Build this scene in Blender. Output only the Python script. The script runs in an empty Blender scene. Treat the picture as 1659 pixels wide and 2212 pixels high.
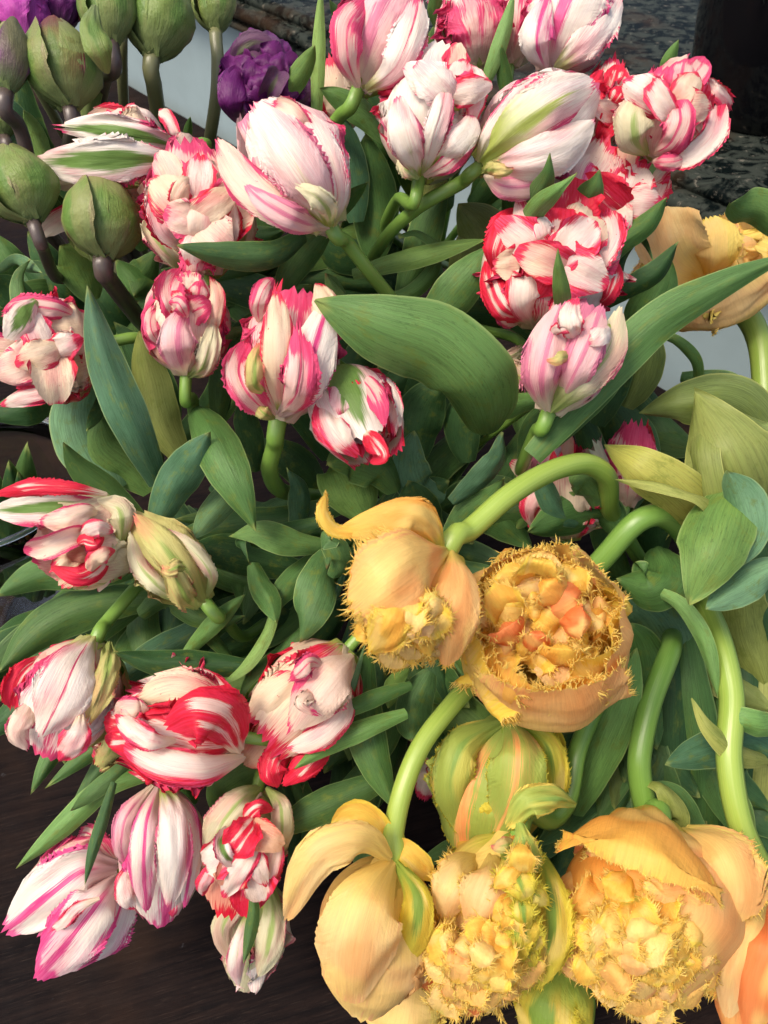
import bpy, math, random
import numpy as np
from mathutils import Vector, Matrix

# ------------------------------------------------------------------ camera, sky, sun, exposure
scene = bpy.context.scene
COL = scene.collection
PITCH = math.radians(50.0)
CAMH = 0.85
F_PX = 1703.0
cam_d = bpy.data.cameras.new('camera')
cam = bpy.data.objects.new('camera', cam_d); COL.objects.link(cam)
cam.location = (0, 0, CAMH)
cam.rotation_euler = (math.pi/2 - PITCH, 0, 0)
cam_d.sensor_fit = 'VERTICAL'; cam_d.sensor_height = 36; cam_d.lens = 36*F_PX/2212
cam_d.clip_start = 0.02; cam_d.clip_end = 60
cam_d.dof.use_dof = True; cam_d.dof.focus_distance = 0.60; cam_d.dof.aperture_fstop = 13
scene.camera = cam
world = bpy.data.worlds.new('World'); scene.world = world; world.use_nodes = True
wn = world.node_tree; sky = wn.nodes.new('ShaderNodeTexSky'); sky.sky_type = 'NISHITA'; sky.sun_disc = False
SUN_EL, SUN_AZ = math.radians(62), math.radians(-115)      # azimuth measured from +Y towards +X
sky.sun_elevation = SUN_EL; sky.sun_rotation = SUN_AZ
sky.altitude = 100; sky.dust_density = 6.0; sky.ozone_density = 0.4
wn.nodes['Background'].inputs[1].default_value = 0.12
wn.links.new(sky.outputs[0], wn.nodes['Background'].inputs[0])
sun_d = bpy.data.lights.new('sun', 'SUN'); sun_d.energy = 1.5; sun_d.angle = math.radians(18); sun_d.color = (1, .88, .74)
sun = bpy.data.objects.new('sun', sun_d); COL.objects.link(sun)
sd = Vector((math.sin(SUN_AZ)*math.cos(SUN_EL), math.cos(SUN_AZ)*math.cos(SUN_EL), math.sin(SUN_EL)))
sun.rotation_euler = sd.to_track_quat('Z', 'Y').to_euler()
scene.view_settings.view_transform = 'Standard'; scene.view_settings.look = 'None'
scene.view_settings.exposure = 0.90; scene.view_settings.gamma = 1
scene.render.engine = 'CYCLES'

# ------------------------------------------------------------------ helpers
FW = np.array([0, math.cos(PITCH), -math.sin(PITCH)]); RT = np.array([1., 0, 0]); UP = np.array([0, math.sin(PITCH), math.cos(PITCH)])
CAM = np.array([0, 0, CAMH])
def at(x, y, d):
    """a place in the scene: x, y on a 1659 x 2212 plan of the view, d metres away along the view axis"""
    return CAM + d*(FW + (x-829.5)/F_PX*RT - (y-1106)/F_PX*UP)
def on_plane(x, y, z):
    r = FW + (x-829.5)/F_PX*RT - (y-1106)/F_PX*UP
    return CAM + r*((z-CAMH)/r[2])
def nrm(v):
    v = np.asarray(v, float); n = np.linalg.norm(v, axis=-1, keepdims=True); n[n == 0] = 1
    return v/n
def catmull(P, n):
    P = np.asarray(P, float)
    if len(P) == 2: P = np.array([P[0], (P[0]+P[1])/2, P[1]])
    L = np.r_[0, np.cumsum(np.linalg.norm(np.diff(P, axis=0), axis=1))]; L /= L[-1]
    t = np.linspace(0, 1, n); out = np.zeros((n, P.shape[1])); m = np.zeros_like(P)
    for i in range(len(P)):
        a, b = max(i-1, 0), min(i+1, len(P)-1); m[i] = (P[b]-P[a])/max(L[b]-L[a], 1e-9)
    k = np.clip(np.searchsorted(L, t, 'right')-1, 0, len(P)-2)
    h = (L[k+1]-L[k]); s = ((t-L[k])/h)[:, None]; h = h[:, None]
    return (2*s**3-3*s**2+1)*P[k]+(s**3-2*s**2+s)*h*m[k]+(-2*s**3+3*s**2)*P[k+1]+(s**3-s**2)*h*m[k+1]
def smooth_table(pts):
    x = np.linspace(0, 1, 241); y = np.interp(x, [p[0] for p in pts], [p[1] for p in pts])
    k = np.hanning(33); k /= k.sum()
    yy = np.convolve(np.r_[np.full(16, y[0])*1, y, np.full(16, y[-1])], k, 'valid')
    w = np.clip(np.minimum(x, 1-x)/.06, 0, 1)
    yy = yy*w + y*(1-w)
    return lambda t: np.interp(t, x, yy)
class Wob:
    """cheap smooth noise: a sum of random waves, roughly -1..1"""
    def __init__(s, rs, fx, fy, n=7):
        s.k = [(rs.uniform(-fx, fx), rs.uniform(-fy, fy), rs.uniform(0, 6.28), rs.uniform(.5, 1)) for _ in range(n)]
    def __call__(s, x, y):
        r = 0
        for a, b, p, w in s.k: r = r + w*np.sin(a*6.28*x+b*6.28*y+p)
        return r/math.sqrt(len(s.k))/.9
def saw(rs, n):
    v = rs.uniform(-1, 1, n+2); v[::2] = np.abs(v[::2]); v[1::2] = -np.abs(v[1::2])
    return lambda t: np.interp(np.clip(t, 0, 1)*n, np.arange(n+2), v)
def link_mesh(name, V, faces, uv, mat, parent=None, smooth=True, mat_idx=None):
    me = bpy.data.meshes.new(name)
    V = np.asarray(V, float)
    if parent is not None: V = V - np.array(parent.location)
    me.from_pydata(V.tolist(), [], faces)
    if uv is not None:
        idx = np.empty(len(me.loops), dtype=np.int32); me.loops.foreach_get('vertex_index', idx)
        lay = me.uv_layers.new(name='UVMap'); lay.data.foreach_set('uv', np.asarray(uv, dtype=np.float32)[idx].ravel())
    me.materials.append(mat)
    if smooth: me.polygons.foreach_set('use_smooth', [True]*len(me.polygons))
    me.update()
    o = bpy.data.objects.new(name, me); COL.objects.link(o)
    if parent is not None: o.parent = parent
    return o
def grid_faces(nu, nv):
    return [(j*nu+i, j*nu+i+1, (j+1)*nu+i+1, (j+1)*nu+i) for j in range(nv-1) for i in range(nu-1)]
def empty(name, loc, label=None, cat=None, group=None):
    o = bpy.data.objects.new(name, None); o.location = tuple(loc); o.empty_display_size = .02; COL.objects.link(o)
    if label: o['label'] = label
    if cat: o['category'] = cat
    if group: o['group'] = group
    return o
def tag(o, label=None, cat=None, group=None, kind=None):
    for k, v in (('label', label), ('category', cat), ('group', group), ('kind', kind)):
        if v: o[k] = v
    return o

# ------------------------------------------------------------------ materials
class NT:
    def __init__(s, name):
        s.m = bpy.data.materials.new(name); s.m.use_nodes = True; s.t = s.m.node_tree
        s.b = s.t.nodes['Principled BSDF']; s.out = s.t.nodes['Material Output']
    def n(s, typ, **kw):
        nd = s.t.nodes.new(typ)
        for k, v in kw.items(): setattr(nd, k, v)
        return nd
    def set(s, sock, v):
        if hasattr(v, 'is_output') or hasattr(v, 'links'): s.t.links.new(v, sock)
        else: sock.default_value = tuple(v)+(1.,) if isinstance(v, (tuple, list)) and len(v) == 3 and sock.type == 'RGBA' else v
    def math(s, op, a, b=0.0, c=None, clamp=False):
        nd = s.n('ShaderNodeMath', operation=op); nd.use_clamp = clamp
        s.set(nd.inputs[0], a); s.set(nd.inputs[1], b)
        if c is not None: s.set(nd.inputs[2], c)
        return nd.outputs[0]
    def ramp(s, v, lo, hi, a=0., b=1.):
        nd = s.n('ShaderNodeMapRange', interpolation_type='SMOOTHSTEP')
        s.set(nd.inputs[0], v)
        for i, q in enumerate((lo, hi, a, b)): s.set(nd.inputs[i+1], q)
        return nd.outputs[0]
    def mix(s, f, a, b, mode='MIX'):
        nd = s.n('ShaderNodeMix', data_type='RGBA', blend_type=mode)
        s.set(nd.inputs[0], f)
        for sock, v in ((nd.inputs[6], a), (nd.inputs[7], b)):
            if isinstance(v, (tuple, list)): v = tuple(v)+((1.,) if len(v) == 3 else ())
            s.set(sock, v)
        return nd.outputs[2]
    def comb(s, x, y, z=0.0):
        nd = s.n('ShaderNodeCombineXYZ'); s.set(nd.inputs[0], x); s.set(nd.inputs[1], y); s.set(nd.inputs[2], z); return nd.outputs[0]
    def noise(s, vec, scale=1., detail=2., rough=.5, dist=0.):
        nd = s.n('ShaderNodeTexNoise'); s.set(nd.inputs['Vector'], vec); nd.inputs['Scale'].default_value = scale
        nd.inputs['Detail'].default_value = detail; nd.inputs['Roughness'].default_value = rough; nd.inputs['Distortion'].default_value = dist
        return nd.outputs[0]
    def uvr(s):
        uv = s.n('ShaderNodeUVMap'); uv.uv_map = 'UVMap'; sp = s.n('ShaderNodeSeparateXYZ'); s.t.links.new(uv.outputs[0], sp.inputs[0])
        oi = s.n('ShaderNodeObjectInfo'); r = s.math('MULTIPLY', oi.outputs['Random'], 57.0)
        return sp.outputs[0], sp.outputs[1], r
    def bump(s, h, st, dist=.001):
        nd = s.n('ShaderNodeBump'); nd.inputs['Strength'].default_value = st; nd.inputs['Distance'].default_value = dist
        s.t.links.new(h, nd.inputs['Height']); return nd.outputs[0]
    def low_ior(s, v): s.b.inputs['IOR'].default_value = v
    def finish(s, col, rough, normal=None, trans=0.0, tcol=None, spec=.5, coat=0.):
        b = s.b; s.set(b.inputs['Base Color'], col); s.set(b.inputs['Roughness'], rough)
        b.inputs['Specular IOR Level'].default_value = spec
        if coat: b.inputs['Coat Weight'].default_value = coat; b.inputs['Coat Roughness'].default_value = .15
        if normal is not None: s.t.links.new(normal, b.inputs['Normal'])
        if trans > 0:
            tr = s.n('ShaderNodeBsdfTranslucent'); s.set(tr.inputs[0], tcol if tcol is not None else col)
            if normal is not None: s.t.links.new(normal, tr.inputs['Normal'])
            mx = s.n('ShaderNodeMixShader'); mx.inputs[0].default_value = trans
            s.t.links.new(b.outputs[0], mx.inputs[1]); s.t.links.new(tr.outputs[0], mx.inputs[2]); s.t.links.new(mx.outputs[0], s.out.inputs[0])
        return s.m

def petal_mat(name, A, B, edge=.12, rib=0., flame=0., G=None, green=0., base=None, basev=.25, soft=.24, rough=.5, vein=.42, spot=0., trans=.28, B2=None, tip=None, tipv=.7, freq=3.6, flut=1.1, feath=1.3, blush=.42):
    trans = .42 if freq < 2.7 else trans; soft = max(soft, .32); t = NT(name); u, v, r = t.uvr()
    e = t.math('ABSOLUTE', t.math('MULTIPLY_ADD', u, 2., -1.))
    warp = t.math('SUBTRACT', t.noise(t.comb(t.math('MULTIPLY', u, 1.8), t.math('MULTIPLY', v, 2.6), r), 1., 2., .5), .5)
    uw = t.math('ADD', u, t.math('MULTIPLY', warp, .30))
    big = t.noise(t.comb(t.math('MULTIPLY', uw, freq), t.math('MULTIPLY', v, 1.3), r), 1., 3., .6)
    patch = t.noise(t.comb(t.math('MULTIPLY', u, 1.6), t.math('MULTIPLY', v, 1.9), t.math('ADD', r, 9.)), 1., 1., .5)
    fine = t.noise(t.comb(t.math('MULTIPLY', u, 26.), t.math('MULTIPLY', v, 2.2), r), 1., 3., .65)
    hair = t.noise(t.comb(t.math('MULTIPLY', u, 95.), t.math('MULTIPLY', v, 5.), r), 1., 2., .6)
    bz = t.math('SUBTRACT', big, .5); fz = t.math('SUBTRACT', fine, .5); hz = t.math('SUBTRACT', hair, .5)
    j = t.math('ADD', t.math('MULTIPLY', bz, 1.0), t.math('ADD', t.math('MULTIPLY', fz, .5), t.math('MULTIPLY', hz, .4)))
    ev = t.math('MAXIMUM', e, t.math('POWER', v, 3.))
    m = t.ramp(t.math('ADD', t.math('ADD', ev, t.math('MULTIPLY', t.math('SUBTRACT', patch, .46), 1.1 if feath > 1 else .4)), t.math('MULTIPLY', j, .7)), 1-edge, 1-edge+soft)
    if rib > 0:
        rr = t.math('SUBTRACT', t.math('ADD', rib, t.math('MULTIPLY', j, .30)), e)
        m = t.math('MAXIMUM', m, t.ramp(rr, 0., soft*.8))
    if flame > 0:
        f = t.math('ADD', big, t.math('ADD', t.math('MULTIPLY', fz, .35), t.math('MULTIPLY', hz, .25)))
        f = t.math('ADD', f, t.math('ADD', t.math('MULTIPLY', t.math('SUBTRACT', patch, .5), .7), t.math('MULTIPLY', t.math('SUBTRACT', v, .55), .16)))
        m = t.math('MAXIMUM', m, t.ramp(f, .76-flame*.5, .76-flame*.5+soft))
    m = t.ramp(t.math('ADD', m, t.math('MULTIPLY', hz, feath)), .24, .76)
    bc = t.mix(t.ramp(fine, .35, .65), B, B2 if B2 else tuple(c*.82 for c in B))
    ac = t.mix(t.ramp(big, .3, .7), A, tuple(min(1, c*k) for c, k in zip(A, (.97, .93, .86) if freq > 2.7 else (.96, .72, .62))))
    if freq < 2.7: ac = t.mix(t.math('MULTIPLY', t.ramp(patch, .48, .62), .6), ac, (.93, .74, .24))
    if tip: ac = t.mix(t.ramp(t.math('ADD', v, bz), tipv-.2, tipv+.25), ac, tip)
    if feath > 1 and freq > 2.7: ac = t.mix(t.math('MULTIPLY', t.ramp(t.math('ADD', patch, t.math('MULTIPLY', hz, .5)), .42, .66), blush), ac, B2 if B2 else B)
    col = t.mix(m, ac, bc)
    if G:
        g = t.math('ADD', t.math('SUBTRACT', green, t.math('ADD', e, t.math('MULTIPLY', t.math('ABSOLUTE', t.math('SUBTRACT', v, .42)), .9))), t.math('MULTIPLY', j, .8))
        col = t.mix(t.ramp(g, -.05, .22), col, G)
    if base: col = t.mix(t.ramp(t.math('ADD', v, t.math('MULTIPLY', j, .3)), basev*.3, basev*1.3, 1., 0.), col, base)
    if spot > 0:
        sp = t.noise(t.comb(t.math('MULTIPLY', u, 9.), t.math('MULTIPLY', v, 14.), r), 1., 4., .7)
        col = t.mix(t.ramp(sp, .72-spot*.1, .76-spot*.1), col, tuple(c*.7 for c in B))
    col = t.mix(t.math('MULTIPLY', t.ramp(hair, .42, .62), .10), col, (0.35, .2, .22), 'MULTIPLY')
    h = t.math('ADD', t.math('MULTIPLY', hair, .25), t.math('ADD', t.math('MULTIPLY', fine, .45), t.noise(t.comb(t.math('MULTIPLY', u, 7.), t.math('MULTIPLY', v, 9.), r), 1., 3., .6)))
    flute = t.noise(t.comb(t.math('MULTIPLY', e, 2.5), t.math('ADD', t.math('MULTIPLY', v, 30.), t.math('MULTIPLY', e, -9.)), r), 1., 2., .5)
    h = t.math('ADD', h, t.math('MULTIPLY', t.math('MULTIPLY', flute, t.ramp(e, .25, .9)), flut))
    return t.finish(col, rough, t.bump(h, vein, .0022), trans, None, .28)

WHITE = (.84, .79, .71); CREAM = (.80, .66, .48); BLUSH = (.80, .55, .50)
PINK = (.74, .07, .19); RED = (.66, .012, .035); ROSE = (.76, .15, .27); MAUVE = (.76, .24, .36); MAG = (.68, .05, .22)
LIME = (.38, .46, .10); GRN = (.13, .24, .05)
PM = {
 'white': petal_mat('petal white', WHITE, ROSE, .16, .03, .02, LIME, .02, LIME, .20, .08),
 'whiterib': petal_mat('petal white pink rib', WHITE, PINK, .22, .14, .16, None, 0, (.5, .5, .2), .16, .05),
 'whitegrn': petal_mat('petal white green base', WHITE, PINK, .12, .0, .0, (.46, .55, .12), .34, (.44, .54, .12), .50, .2),
 'streak': petal_mat('petal white magenta streaks', WHITE, MAG, .26, .26, .34, None, 0, (.72, .5, .46), .2, .05, freq=3.6, B2=(.76, .14, .32)),
 'redwhite': petal_mat('petal white red flames', (.84, .72, .64), RED, .42, .06, .30, None, 0, CREAM, .2, .06, spot=.3, B2=(.80, .08, .19)),
 'red': petal_mat('petal red white flames', (.84, .62, .54), RED, .86, .30, .62, None, 0, CREAM, .12, .12, B2=(.72, .03, .08)),
 'rededge': petal_mat('petal cream red edge', CREAM, RED, .36, .0, .05, None, 0, LIME, .1, .05, spot=.4, B2=(.72, .06, .14)),
 'pink': petal_mat('petal pink', BLUSH, (.76, .10, .22), .62, .20, .46, None, 0, (.8, .58, .48), .2, .16, B2=(.70, .05, .15)),
 'pinkedge': petal_mat('petal blush pink edge', (.84, .66, .54), PINK, .28, .0, .10, LIME, .02, CREAM, .2, .07, spot=.5),
 'mauve': petal_mat('petal mauve', (.82, .54, .54), MAUVE, .45, .25, .42, None, 0, (.74, .60, .46), .26, .25),
 'greenfl': petal_mat('petal green flame', WHITE, PINK, .16, .09, .04, GRN, .56, (.3, .36, .12), .1, .06),
 'lime': petal_mat('petal lime', (.54, .52, .19), (.70, .22, .16), .12, .0, .0, (.26, .36, .08), .35, (.32, .38, .11), .3, .1),
 'limewht': petal_mat('petal pale lime', (.68, .66, .44), (.60, .14, .2), .08, .05, .05, (.34, .45, .14), .32, (.35, .44, .14), .3, .1),
 'peach':   petal_mat('petal peach', (.78, .50, .34), RED, .18, .06, .14, None, 0, (.5, .42, .16), .25, .06),
 # fringed
 'orange': petal_mat('petal orange', (.93, .54, .12), (.92, .66, .10), .30, .0, .10, None, 0, (.66, .54, .09), .14, .35, B2=(.92, .44, .10), tip=(.92, .58, .12), freq=2.6, trans=.34),
 'apricot': petal_mat('petal apricot', (.93, .62, .24), (.94, .76, .20), .26, .0, .14, None, 0, (.74, .58, .14), .16, .4, B2=(.90, .46, .19), freq=2.6, trans=.34),
 'goldyel': petal_mat('petal golden', (.93, .66, .12), (.94, .76, .13), .36, .0, .14, None, 0, (.60, .54, .08), .2, .4, B2=(.93, .66, .08), freq=2.6, trans=.34),
 'coral': petal_mat('petal coral', (.90, .33, .11), (.92, .60, .10), .22, .0, .12, None, 0, (.86, .40, .09), .1, .4, freq=2.6, trans=.3),
 'yelgrn': petal_mat('petal yellow green', (.68, .64, .08), (.88, .74, .08), .30, .0, .12, (.24, .38, .06), .40, (.32, .44, .07), .3, .3, freq=2.6),
 'yelpeach': petal_mat('petal yellow peach', (.92, .70, .32), (.90, .72, .20), .14, .0, .20, (.26, .30, .05), -.12, (.92, .70, .20), .45, .4, B2=(.90, .50, .24), freq=2.6, trans=.3),
 'greenor': petal_mat('petal green orange flame', (.34, .44, .09), (.84, .68, .14), .26, .0, .04, (.24, .38, .08), .30, (.34, .46, .10), .2, .2, freq=3.),
 'greenrib': petal_mat('petal green coral rib', (.34, .44, .09), (.88, .36, .12), .03, .24, .02, None, 0, (.36, .46, .10), .25, .34, freq=3., B2=(.9, .48, .16)),
 'palelem': petal_mat('petal pale lemon', (.92, .66, .24), (.93, .74, .18), .3, .0, .1, None, 0, (.86, .6, .2), .2, .3, freq=3., trans=.34),
 'dimgold': petal_mat('petal gold brown', (.84, .48, .14), (.88, .62, .14), .3, .0, .1, None, 0, (.74, .24, .07), .3, .3, freq=3.),
 # green buds and purple
 'bud':     petal_mat('petal bud green', (.150, .225, .050), (.26, .24, .11), .12, .0, .02, (.10, .185, .035), .4, (.15, .20, .07), .3, .25, rough=.42, flut=.1, tip=(.17, .16, .05), tipv=.85, trans=.06, vein=.5),
 'budred':  petal_mat('petal bud reddish', (.16, .18, .05), (.14, .02, .03), .10, .0, .02, (.10, .155, .035), .35, (.13, .17, .06), .3, .3, rough=.42, flut=.1, tip=(.13, .04, .03), tipv=.8, trans=.06, vein=.5),
 'budpurp': petal_mat('petal bud purple green', (.12, .12, .06), (.13, .05, .11), .3, .0, .3, None, .0, (.11, .15, .06), .3, .3, rough=.4, trans=.06),
 'purple':  petal_mat('petal purple', (.095, .008, .095), (.045, .003, .055), .25, .0, .2, None, 0, (.14, .05, .12), .2, .3, rough=.4, trans=.15, B2=(.17, .025, .16)),
 'purpdk':  petal_mat('petal dull purple', (.10, .045, .09), (.12, .03, .12), .25, .0, .2, (.10, .10, .06), .35, (.08, .07, .05), .2, .3, rough=.5, trans=.08),
 'magenta': petal_mat('petal magenta', (.45, .06, .36), (.30, .03, .26), .1, .0, .1, None, 0, (.5, .1, .4), .2, .3, trans=.2),
}
def fringe_mat(name, a, b):
    t = NT(name); u, v, r = t.uvr()
    return t.finish(t.mix(t.ramp(t.noise(t.comb(t.math('MULTIPLY', v, 60.), r), 1., 2., .6), .35, .65), a, b), .45, None, .55, None, .3)
FRM = [fringe_mat('fringe yellow', (.95, .80, .26), (.95, .70, .16)), fringe_mat('fringe yellow green', (.86, .74, .10), (.72, .70, .10))]
def leaf_mat(name, c1, c2, rim, rough=.42, flut=.1, tip=None, blot=.4, trans=.09):
    t = NT(name); u, v, r = t.uvr()
    c1 = tuple(x*.72 for x in c1); c2 = tuple(x*.82 for x in c2); rim = tuple(x*.8 for x in rim)
    e = t.math('ABSOLUTE', t.math('MULTIPLY_ADD', u, 2., -1.))
    big = t.noise(t.comb(t.math('MULTIPLY', u, 2.), t.math('MULTIPLY', v, 3.), r), 1., 4., .6)
    vn = t.noise(t.comb(t.math('MULTIPLY', u, 34.), t.math('MULTIPLY', v, 2.6), r), 1., 5., .7)
    vf = t.noise(t.comb(t.math('MULTIPLY', u, 110.), t.math('MULTIPLY', v, 7.), r), 1., 2., .6)
    scr = t.noise(t.comb(t.math('MULTIPLY', u, 30.), t.math('MULTIPLY', v, 22.), r), 1., 5., .75)
    oi = t.n('ShaderNodeObjectInfo'); c2 = t.mix(t.ramp(oi.outputs['Random'], .55, .95), c2, (c2[0]*1.35, c2[1]*1.15, c2[2]*.85)); c2t = tuple(x for x in c1)
    col = t.mix(t.ramp(t.math('ADD', big, t.math('MULTIPLY', t.math('SUBTRACT', oi.outputs['Random'], .5), .5)), .3, .7), c1, c2)
    col = t.mix(t.math('MULTIPLY', t.ramp(vn, .42, .66), .36), col, tuple(c*.45 for c in c1))
    col = t.mix(t.math('MULTIPLY', t.ramp(vf, .42, .62), .30), col, tuple(min(1, c*2.2) for c in c2t))
    col = t.mix(t.math('MULTIPLY', t.ramp(scr, .56, .64), blot), col, tuple(c*k for c, k in zip(c1, (.35, .35, .3))))
    yb = t.noise(t.comb(t.math('MULTIPLY', u, 3.), t.math('MULTIPLY', v, 6.), r), 1.3, 4., .7)
    col = t.mix(t.math('MULTIPLY', t.ramp(yb, .52, .70), .6), col, (.13, .17, .025))
    col = t.mix(t.math('MULTIPLY', t.ramp(e, .93, .995), .75), col, rim)
    col = t.mix(t.math('MULTIPLY', t.ramp(t.math('ADD', v, t.math('MULTIPLY', t.math('SUBTRACT', big, .5), .1)), .94, .985), .7), col, tip if tip else (.25, .30, .08))
    h = t.math('ADD', t.math('MULTIPLY', vn, 1.0), t.math('ADD', t.math('MULTIPLY', vf, .5), t.math('MULTIPLY', big, 1.2)))
    rg = t.ramp(vn, .3, .7, rough-.06, rough+.12)
    return t.finish(col, rg, t.bump(h, .45, .0012), trans, t.mix(0.5, col, (.16, .30, .02)), .24)
LM = {
 'g': leaf_mat('leaf green', (.078, .180, .045), (.125, .250, .075), (.30, .42, .14)),
 'b': leaf_mat('leaf blue green', (.062, .155, .075), (.100, .215, .120), (.30, .42, .17)),
 'd': leaf_mat('leaf deep green', (.036, .098, .030), (.062, .145, .048), (.20, .32, .10)),  # dark green leaves, darkened further to deepen the shade among them
 'l': leaf_mat('leaf light green', (.155, .320, .080), (.200, .370, .125), (.38, .50, .16)),
 'm': leaf_mat('leaf mint green', (.150, .310, .150), (.200, .370, .200), (.38, .52, .22), blot=.2),
 'y': leaf_mat('leaf yellow green', (.270, .320, .070), (.330, .370, .105), (.54, .54, .15), blot=.25),
 'o': leaf_mat('leaf olive', (.160, .220, .055), (.205, .265, .085), (.42, .45, .13), blot=.25),
 'n': leaf_mat('leaf brown tipped', (.080, .175, .055), (.115, .230, .080), (.30, .42, .14), tip=(.16, .08, .03)),
}
def stem_mat(name, c1, c2, c3, rough=.33):
    t = NT(name); u, v, r = t.uvr()
    n1 = t.noise(t.comb(t.math('MULTIPLY', u, 3.), t.math('MULTIPLY', v, 3.), r), 1., 3., .6)
    n2 = t.noise(t.comb(t.math('MULTIPLY', u, 40.), t.math('MULTIPLY', v, 4.), r), 1., 3., .6)
    col = t.mix(t.ramp(t.math('ADD', v, t.math('SUBTRACT', n1, .5)), .0, .6), c1, c2)
    col = t.mix(t.math('MULTIPLY', t.ramp(n2, .45, .65), .4), col, c3)
    return t.finish(col, rough, t.bump(n2, .25, .0008), .0, None, .5)
SM = {
 'g': stem_mat('stem green', (.16, .30, .05), (.09, .20, .035), (.20, .34, .08)),
 'y': stem_mat('stem yellow green', (.27, .38, .06), (.16, .28, .04), (.34, .44, .11)),
 'd': stem_mat('stem dark purple', (.075, .055, .05), (.045, .035, .04), (.11, .10, .06)),
 'b': stem_mat('stem olive brown', (.15, .16, .07), (.11, .12, .055), (.19, .18, .10)),
}

_t = NT('dark anther'); ANTHER = _t.finish((.05, .012, .03), .6)
# ------------------------------------------------------------------ petals
PROF = smooth_table([(0, .10), (.06, .34), (.15, .66), (.3, .93), (.45, 1.0), (.62, .95), (.8, .74), (.92, .52), (1, .38)])
WID = smooth_table([(0, .30), (.12, .52), (.3, .80), (.5, 1.0), (.7, 1.0), (.85, .90), (1, .72)])
def fringe(P, D, N, rs, lo=.0022, hi=.0055, gap=.0011):
    """fine tapering hairs along the edge line P, pointing along D"""
    seg = np.linalg.norm(np.diff(P, axis=0), axis=1); L = np.r_[0, np.cumsum(seg)]
    n = max(4, int(L[-1]/gap)); s = np.sort(rs.uniform(0, L[-1], n)); T = nrm(np.gradient(P, axis=0))
    g = lambda A: np.stack([np.interp(s, L, A[:, k]) for k in range(3)], 1)
    p = g(P); d = nrm(g(D)); t = nrm(g(T)); nn = nrm(g(N))
    ln = rs.uniform(lo, hi, n)[:, None]; w = rs.uniform(.00035, .0008, n)[:, None]
    d1 = nrm(d + t*rs.normal(0, .3, (n, 1)) + nn*rs.normal(0, .35, (n, 1)))
    d2 = nrm(d1 + t*rs.normal(0, .45, (n, 1)) + nn*rs.normal(0, .5, (n, 1)))
    p0 = p - d*.0008
    V = np.stack([p0-t*w, p0+t*w, p0+nn*w, p0+d1*ln*.55-t*w*.6, p0+d1*ln*.55+t*w*.6, p0+d1*ln*.55+nn*w*.6, p0+d1*ln*.55+d2*ln*.5], 1).reshape(-1, 3)
    F = []
    for i in range(n):
        b = i*7
        F += [(b, b+1, b+4, b+3), (b+1, b+2, b+5, b+4), (b+2, b, b+3, b+5), (b+3, b+4, b+6), (b+4, b+5, b+6), (b+5, b+3, b+6)]
    return V, F, s/L[-1]
def emit_petal(P, U, S, mat, parent, rs, fr=None, name='petal'):
    nv, nu = P.shape[:2]
    V = P.reshape(-1, 3); F = grid_faces(nu, nv)
    uv = np.stack([(U+1)/2, S], 2).reshape(-1, 2)
    if fr:
        j0 = int(nv*fr.get('from', .45))
        C = np.concatenate([P[j0:, 0], P[-1, 1:-1], P[j0:, -1][::-1]])
        I = np.concatenate([P[j0:, 1], P[-2, 1:-1], P[j0:, -2][::-1]])
        du = nrm(np.gradient(P, axis=1)); dv = nrm(np.gradient(P, axis=0)); NN = nrm(np.cross(du, dv))
        Nn = np.concatenate([NN[j0:, 0], NN[-1, 1:-1], NN[j0:, -1][::-1]])
        D = nrm(C-I); D[:len(P[j0:, 0])] += .35*dv[j0:, 0]; D[-len(P[j0:, 0]):] += .35*dv[j0:, -1][::-1]
        V2, F2, ss = fringe(C, nrm(D), Nn, rs, fr.get('lo', .0022), fr.get('hi', .0055), fr.get('gap', .0011))
        b = len(V); F = F + [tuple(b+i for i in f) for f in F2]
        uv = np.concatenate([uv, np.stack([np.full(len(V2), .985), np.full(len(V2), .9)+rs.uniform(0, .1, len(V2))], 1)])
        nf0 = (nu-1)*(nv-1); V = np.concatenate([V, V2])
        o = link_mesh(name, V, F, uv, PM[mat], parent)
        o.data.materials.append(FRM[1 if mat in ('greenor', 'greenrib', 'yelgrn') else 0])
        mi = np.zeros(len(o.data.polygons), dtype=np.int32); mi[nf0:] = 1; o.data.polygons.foreach_set('material_index', mi)
        return o
    return link_mesh(name, V, F, uv, PM[mat], parent)
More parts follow.
